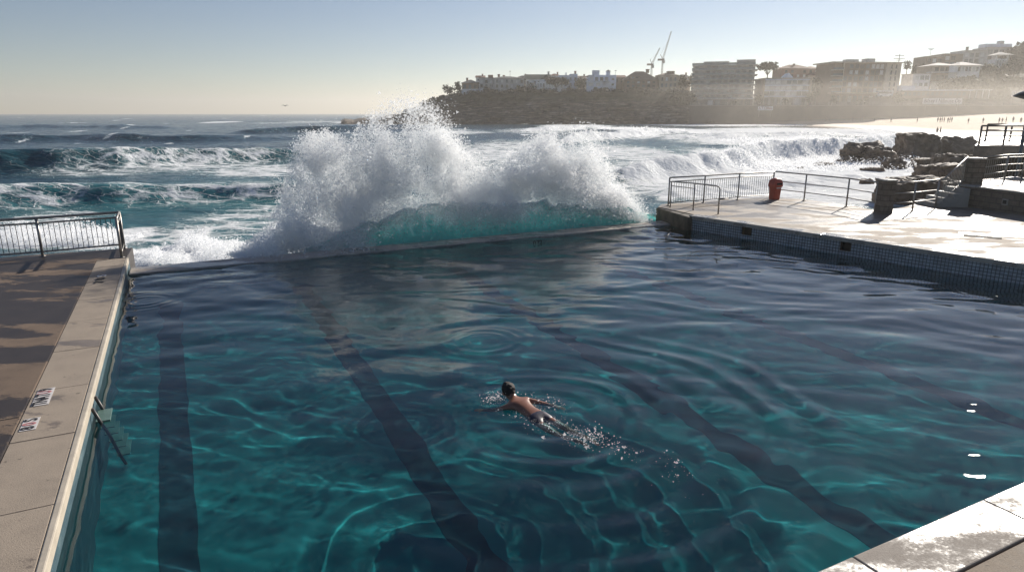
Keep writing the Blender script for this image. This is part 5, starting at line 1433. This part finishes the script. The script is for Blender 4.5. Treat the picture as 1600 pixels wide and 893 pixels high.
tree('hill_tree', 'dark tree below the small white pavilion', 1582, 128, 88, 48, HY + 40, 'dark', 'round', 1000)
tree('hill_tree', 'dark sloping tree left of the small white pavilion', 1541, 128, 100, 44, HY + 42, 'olive', 'round', 900)
tree('hill_tree', 'olive scrub tree above the low shelter', 1560, 145, 112, 60, HY + 26, 'olive', 'bush', 900)
tree('hill_tree', 'brownish scrub on the slope below the hip roofed house', 1512, 143, 118, 60, HY + 16, 'olive', 'bush', 900)
tree('hill_tree', 'dark scrub at the right edge behind the lamp head', 1610, 146, 108, 50, HY + 22, 'dark', 'bush', 900)
tree('round_bush', 'low dark bush under the white villa', 945, 148, 136, 34, HY + 12, 'dark', 'bush', 400)
for i, (px, yt, wpx, mt, sh, Yo) in enumerate(((1186, 148, 14, 'olive', 'round', 6), (1228, 154, 16, 'dark', 'round', 4), (1300, 150, 16, 'olive', 'round', 3), (1343, 155, 18, 'dark', 'round', 3), (1402, 143, 20, 'olive', 'round', 3), (1478, 128, 34, 'dark', 'bush', 16), (1530, 124, 44, 'dark', 'bush', 14), (1148, 158, 18, 'olive', 'bush', 3))):
    tree('promenade_tree', ['small olive tree at the left end of the glazed block', 'dark tree in front of the glazed block', 'olive tree at the left corner of the long flats', 'dark tree in front of the middle of the long flats', 'olive tree at the foot of the tall power pole', 'dark shrubs under the hip roofed house balcony', 'dark shrubs right of the hip roofed house', 'low shrubs in front of the balcony block'][i], px, 169 if Yo < 10 else 148, yt, wpx, HY + Yo, mt, sh, 500)
for i, (px, yt, wpx, mt, lb) in enumerate(((760, 133, 22, 'dark', 'dark bush under the house with the brick tower'), (800, 139, 40, 'dark', 'wide low bush in front of the grey apartment house'), (848, 140, 34, 'olive', 'olive hedge in front of the long white wing'), (890, 133, 24, 'dark', 'dark bush under the pale blue house'), (985, 136, 30, 'olive', 'olive hedge at the left foot of the big roofed house'), (1020, 137, 30, 'dark', 'dark hedge at the right foot of the big roofed house'), (1046, 137, 26, 'olive', 'hedge in front of the beige rendered house'))):
    tree('garden_bush', lb, px, 149, yt, wpx, HY + 14, mt, 'bush', 450)
lob = []
for k in range(150):
    px = random.uniform(655, 1085) if k < 110 else random.uniform(1085, 1640); d = random.uniform(13, 19) if k < 110 else random.uniform(24, 60)
    z = float(terrain(np.array([px]), np.array([d]))[0]); q = P(px, 150, Y=HY + d); q.z = z + .3
    r_ = random.uniform(.9, 2.2) if k < 110 else random.uniform(1.6, 3.6); lob.append((q, (r_ * 1.5, r_, r_ * .75)))
sc_ = leaves('cliff_scrub', lob, 11000, .34, M['leaf_dark'], None); tag(sc_, 'dark low scrub along the cliff top and hillside', 'scrub', kind='stuff')
# ------------------------------------------------------------------ figures
def skin_mesh(name, verts, edges, radii, levels=2):
    me = bpy.data.meshes.new(name); me.from_pydata([tuple(v) for v in verts], edges, [])
    o = bpy.data.objects.new(name, me); COL.objects.link(o)
    sk = o.modifiers.new('skin', 'SKIN'); sk.use_smooth_shade = True
    lay = me.skin_vertices[0].data
    for i, r in enumerate(radii):
        lay[i].radius = (r, r) if not isinstance(r, tuple) else r
        lay[i].use_root = (i == 0)
    ss = o.modifiers.new('sub', 'SUBSURF'); ss.levels = levels; ss.render_levels = levels
    dg = bpy.context.evaluated_depsgraph_get()
    out = bpy.data.meshes.new_from_object(o.evaluated_get(dg))
    bpy.data.objects.remove(o)
    out.name = name
    return out

# swimmer: lying on the water, head up, left arm reaching, right arm trailing
SF = Vector((-.6, .8, 0)).normalized(); SR = Vector((SF.y, -SF.x, 0))
S0 = SWIM.copy()
def sw(f, s, z): return S0 + SF * f * (.96 if f > 0 else 1.12) + SR * s * (.92 if abs(s) > .12 else 1) + Vector((0, 0, z - .06))
sv, se_, sr_ = [], [], []
def J(f, s, z, r, parent=None):
    sv.append(sw(f, s, z)); sr_.append(r)
    i = len(sv) - 1
    if parent is not None: se_.append((parent, i))
    return i
pel = J(0, 0, .015, (.15, .10))
wai = J(.16, 0, .035, (.125, .085), pel)
che = J(.33, 0, .065, (.155, .10), wai)
upc = J(.44, 0, .085, (.135, .085), che)
nek = J(.53, 0, .115, (.055, .055), upc)
hd0 = J(.585, -.005, .155, (.075, .072), nek)
hd1 = J(.645, -.015, .195, (.083, .088), hd0)
hd2 = J(.69, -.02, .225, (.06, .065), hd1)
for side, arm in ((1, [(.43, .17, .075, .058), (.30, .30, .05, .046), (.17, .40, .028, .040), (.06, .455, .022, .030), (.02, .47, .02, .026)]),
                  (-1, [(.43, -.17, .06, .058), (.50, -.30, .02, .046), (.56, -.40, .0, .040), (.62, -.50, .005, .030), (.645, -.535, .008, .026)])):
    p_ = upc
    for f, s, z, r in arm: p_ = J(f, s, z, r, p_)
    # five fingers leaving the palm
    d = (Vector(arm[-1][:3]) - Vector(arm[-2][:3])).normalized(); pe = Vector((-d.y, d.x, 0))
    for k, (o_, ln) in enumerate(((-.026, .060), (-.009, .074), (.009, .076), (.026, .066))):
        b_ = Vector(arm[-1][:3]) + d * .012 + pe * o_
        q = J(b_.x, b_.y, b_.z, .0095, p_); e_ = b_ + d * ln * .55; q = J(e_.x, e_.y, e_.z - .004, .009, q); e_ = b_ + d * ln; J(e_.x, e_.y, e_.z - .012, .008, q)
    b_ = Vector(arm[-1][:3]) - d * .02 + pe * .03 * side
    q = J(b_.x, b_.y, b_.z, .011, p_ - 0); e_ = b_ + d * .035 + pe * .03 * side; J(e_.x, e_.y, e_.z - .006, .009, q)
for side, leg in ((1, [(-.08, .085, .005, .085), (-.28, .10, -.005, .070), (-.45, .115, -.02, .052), (-.60, .135, -.02, .050), (-.76, .155, .0, .034), (-.84, .16, -.01, .03), (-.92, .175, -.05, .022)]),
                  (-1, [(-.08, -.085, .0, .085), (-.28, -.08, -.02, .070), (-.45, -.06, -.05, .052), (-.60, -.03, -.045, .050), (-.74, 0, -.015, .034), (-.80, .01, .0, .03), (-.88, .015, -.04, .022)])):
    p_ = pel
    for f, s, z, r in leg: p_ = J(f, s, z, r, p_)
sme = skin_mesh('body', sv, se_, sr_, 2)
swm = thing('person', S0, 'person swimming breaststroke in dark navy trunks near the middle of the pool', 'person')
bd = link('body', sme, M['skin'], swm, True); bd.cycles.is_caustics_receiver = True
# hair: a cap over the back of the head
def ellip(name, c, ax, rad, mat, parent, n=3, cut=None, nzz=.0):
    v, f = ico(n); v = np.array(v)
    k = 1 + nzz * fbm(v[:, 0] * 5, v[:, 1] * 5, v[:, 2] * 5, 3)
    v = v * k[:, None]
    A = np.array([tuple(a) for a in ax])
    Vw = (v * np.array(rad)) @ A + np.array(tuple(c))
    o = np_mesh(name, Vw, np.array(f), mat, True)
    hang(o, parent); return o
hf_ = (SF * .8 + Vector((0, 0, .6))).normalized(); hr = SR; hu = hr.cross(hf_) * -1; hu = hu if hu.z > 0 else -hu
hc = sw(.632, -.012, .205)
ellip('hair', hc + hu * .018 - hf_ * .004 + hf_ * .02, (hf_, hr, hu), (.108, .092, .086), M['hair'], swm, 4, nzz=.22)
for s_ in (-1, 1):
    ellip('ear', hc + hr * .086 * s_ - hu * .03 - hf_ * .01, (hf_, hr, hu), (.028, .010, .018), M['skin'], swm, 2)
ellip('nose', hc + hf_ * .055 - hu * .088, (hf_, hr, hu), (.02, .013, .018), M['skin'], swm, 2)
for s_ in (-1, 1):
    ellip('eye', hc + hf_ * .075 - hu * .066 + hr * .03 * s_, (hf_, hr, hu), (.008, .012, .008), M['hole'], swm, 2)
ellip('mouth', hc + hf_ * .02 - hu * .086, (hf_, hr, hu), (.006, .02, .006), M['ink_pink'], swm, 2)
# trunks: a slightly larger shell grown on the same hips and thighs
tv, te_, tr = [], [], []
def K(f, s, z, r, p=None):
    tv.append(sw(f, s, z)); tr.append(r)
    if p is not None: te_.append((p, len(tv) - 1))
    return len(tv) - 1
k0 = K(0, 0, .016, (.158, .108)); K(.10, 0, .028, (.138, .098), k0)
for s_, a, b2 in ((1, (-.08, .085, .006), (-.22, .096, -.001)), (-1, (-.08, -.085, .002), (-.22, -.082, -.013))):
    q = K(*a, .094, k0); K(*b2, .084, q)
link('trunks', skin_mesh('trunks', tv, te_, tr, 2), M['trunks'], swm, True).cycles.is_caustics_receiver = True
# water thrown up round the swimmer
def blobs(n, f0, f1, s0, s1, zs, r0):
    f = rng.uniform(f0, f1, n); s = rng.uniform(s0, s1, n)
    f = f + .05 * rng.normal(size=n); s = s + .05 * rng.normal(size=n)
    p = np.array([tuple(sw(a, b_, 0)) for a, b_ in zip(f, s)]); p[:, 2] = pool_height(p[:, 0], p[:, 1]) + np.abs(rng.normal(size=n)) * zs
    return p, np.exp(rng.normal(size=n) * .45) * r0
parts = [blobs(260, .62, .85, -.35, -.05, .05, .0055), blobs(120, .3, .7, -.45, .4, .02, .004), blobs(240, -.1, .35, -.2, .2, .012, .004), blobs(200, -.7, -.1, -.18, .2, .012, .004), blobs(130, -.15, .35, .2, .6, .03, .0045), blobs(150, -.95, -.2, -.25, .25, .03, .005),
         blobs(200, -1.0, -.72, -.12, .28, .06, .0065), blobs(90, -1.4, -.85, .1, .4, .02, .0055), blobs(36, -2.3, -1.2, -.1, .7, .02, .005), blobs(16, -2.0, -1.9, .25, .35, .03, .006), blobs(14, -1.75, -1.7, .5, .56, .03, .008), blobs(60, -.5, .2, -.4, -.1, .02, .0045)]
p = np.concatenate([a for a, _ in parts]); r = np.concatenate([a for _, a in parts]) * .72 * np.exp(rng.normal(size=len(p)) * .35)
o = droplets('swimmer_splash', p, r, M['spray']); tag(o, 'small white drops and bubbles around the swimmer', 'splash', kind='stuff')

# people on the beach
def figure(name, pose, seed):
    rs = random.Random(seed); a = rs.uniform(.06, .16); b_ = rs.uniform(-.14, .14)
    v = [(0, 0, .95), (0, 0, 1.15), (0, 0, 1.38), (0, 0, 1.52), (0, -.02, 1.62), (0, -.02, 1.72)]
    e = [(0, 1), (1, 2), (2, 3), (3, 4), (4, 5)]; r = [.13, .12, .14, .055, .085, .075]
    for s in (-1, 1):
        i = len(v); v += [(s * .19, 0, 1.42), (s * .25, b_ * s, 1.15), (s * .24, b_ * s * 2 - .05, .90)]; e += [(2, i), (i, i + 1), (i + 1, i + 2)]; r += [.055, .042, .035]
        i = len(v); st = a * s * (1.6 if pose else .5); v += [(s * .09, st * .3, .85), (s * .10, st * 1.0, .48), (s * .11, st * 1.6, .07), (s * .12, st * 1.6 - .12, .03)]; e += [(0, i), (i, i + 1), (i + 1, i + 2), (i + 2, i + 3)]; r += [.085, .06, .042, .038]
    return skin_mesh(name, v, e, r, 1)
fm_ = [figure('body', k % 2, k) for k in range(4)]
for k, me in enumerate(fm_): me.materials.clear(); me.materials.append(plain('beach_figure_tone', [(.10, .06, .045), (.06, .045, .045), (.14, .085, .06), (.045, .05, .07)][k], .7, .3, 8))
# shorts and hair as parts, shared
def beach_z(px, y):
    ya, yb = float(kn(px, WL)), float(kn(px, BK))
    lo, hi = -.05, 1.05
    for _ in range(30):
        m_ = (lo + hi) / 2; a = P(px, ya, SEA_Z - .02); b_ = P(px, yb, Y=HY + 2); q = a.lerp(b_, m_); k = max(m_, 0)
        q.z = a.z + (b_.z - a.z) * (.35 * k + .65 * k ** 1.6)
        s_ = (CAM_H - q.z) / math.hypot(q.x, q.y); 
        d = ray(px, y); sy_ = -d.z / math.hypot(d.x, d.y)
        if s_ > sy_: lo = m_
        else: hi = m_
    return q
def short_mesh():
    mb = MB(); mb.box((0, 0, .86), (.32, .25, .26), 0, 1.0); me = bpy.data.meshes.new('shorts'); me.from_pydata(mb.v, [], mb.f); me.materials.append(plain('beach_shorts', (.03, .035, .06), .8, .3)); return me
def hair_mesh():
    v, f = ico(2); me = bpy.data.meshes.new('hair'); me.from_pydata([(x * .10, y * .11 + .0, z * .09 + 1.74) for x, y, z in v], [], f); me.materials.append(M['hair']); return me
sm_, hm_ = short_mesh(), hair_mesh()
def person(px, y, label, group, k, s=1.0, q=None):
    q = q or beach_z(px, y)
    t = thing('person', q, label, 'person', group); t.rotation_euler.z = random.uniform(-2.5, 2.5); t.scale = (s, s, s)
    for me, nm in ((fm_[k % 4], 'body'), (sm_, 'shorts'), (hm_, 'hair')):
        o = bpy.data.objects.new(nm, me); COL.objects.link(o); o.parent = t
person(1463.5, 211.5, 'left one of two people at the water edge above the flat topped rock', 'two people at the water edge', 1)
person(1468.5, 211.5, 'right one of two people at the water edge above the flat topped rock', 'two people at the water edge', 2)
spots = [1245, 1259, 1263, 1266, 1271, 1274, 1290, 1296, 1326, 1332, 1344, 1347, 1366, 1392, 1433, 1465, 1469, 1472, 1475, 1481, 1484, 1487, 1513, 1536, 1561, 1566, 1572, 1583, 1595]
for i, px in enumerate(spots):
    y = 188.6 + (2.4 if px > 1360 else 0) + random.uniform(-.8, .9) + (1.5 if px > 1500 else 0)
    person(px, y, 'tiny distant person standing on the pale sand far along the beach', 'people scattered along the far sand', i, random.uniform(.9, 1.05))

# gull
gp = P(445.5, 166, Y=140)
t = thing('seagull', gp, 'lone seagull gliding over the sea near the horizon', 'bird')
me = skin_mesh('body', [(0, -.2, 0), (0, 0, .02), (0, .2, .02), (0, .3, .04)], [(0, 1), (1, 2), (2, 3)], [.03, .08, .06, .04], 1)
me.transform(Matrix.Translation(gp)); link('body', me, M['steel_dark'], t, True)
for s_ in (-1, 1):
    mb = MB(); mb.tube([gp + Vector((0, .05, .03)), gp + Vector((s_ * .35, .1, .22)), gp + Vector((s_ * .75, -.05, .12))], [.07, .05, .012], 5); obj('wing', mb, M['steel_dark'], t, True)

# ------------------------------------------------------------------ sea air
HAZE = 0.00036
mb = MB(); mb.box((0, 2550, 48), (5400, 5300, 106))
m = bpy.data.materials.new('sea_air'); m.use_nodes = True; nt = m.node_tree; nt.nodes.remove(nt.nodes['Principled BSDF'])
pv_ = node(nt, 'ShaderNodeVolumePrincipled'); pv_.inputs['Color'].default_value = (0.98, 0.93, 0.86, 1); pv_.inputs['Density'].default_value = HAZE; pv_.inputs['Anisotropy'].default_value = .42
nt.links.new(pv_.outputs[0], nt.nodes['Material Output'].inputs['Volume'])
o = obj('haze', mb, m); tag(o, 'thin pale sea haze filling the air of the bay', 'haze', kind='stuff')

# spray drifting off the surf over the beach
mb = MB(); mb.prism([(45, 334), (100, 190), (190, 110), (420, 110), (430, 300), (300, 350)], -1.9, 15)
m = bpy.data.materials.new('beach_mist'); m.use_nodes = True; nt = m.node_tree; nt.nodes.remove(nt.nodes['Principled BSDF'])
pv_ = node(nt, 'ShaderNodeVolumePrincipled'); pv_.inputs['Color'].default_value = (1.0, .93, .84, 1); pv_.inputs['Density'].default_value = .0016; pv_.inputs['Anisotropy'].default_value = .35
nt.links.new(pv_.outputs[0], nt.nodes['Material Output'].inputs['Volume'])
o = obj('sea_mist', mb, m); tag(o, 'warm bright spray mist hanging low over the beach and promenade', 'mist', kind='stuff')
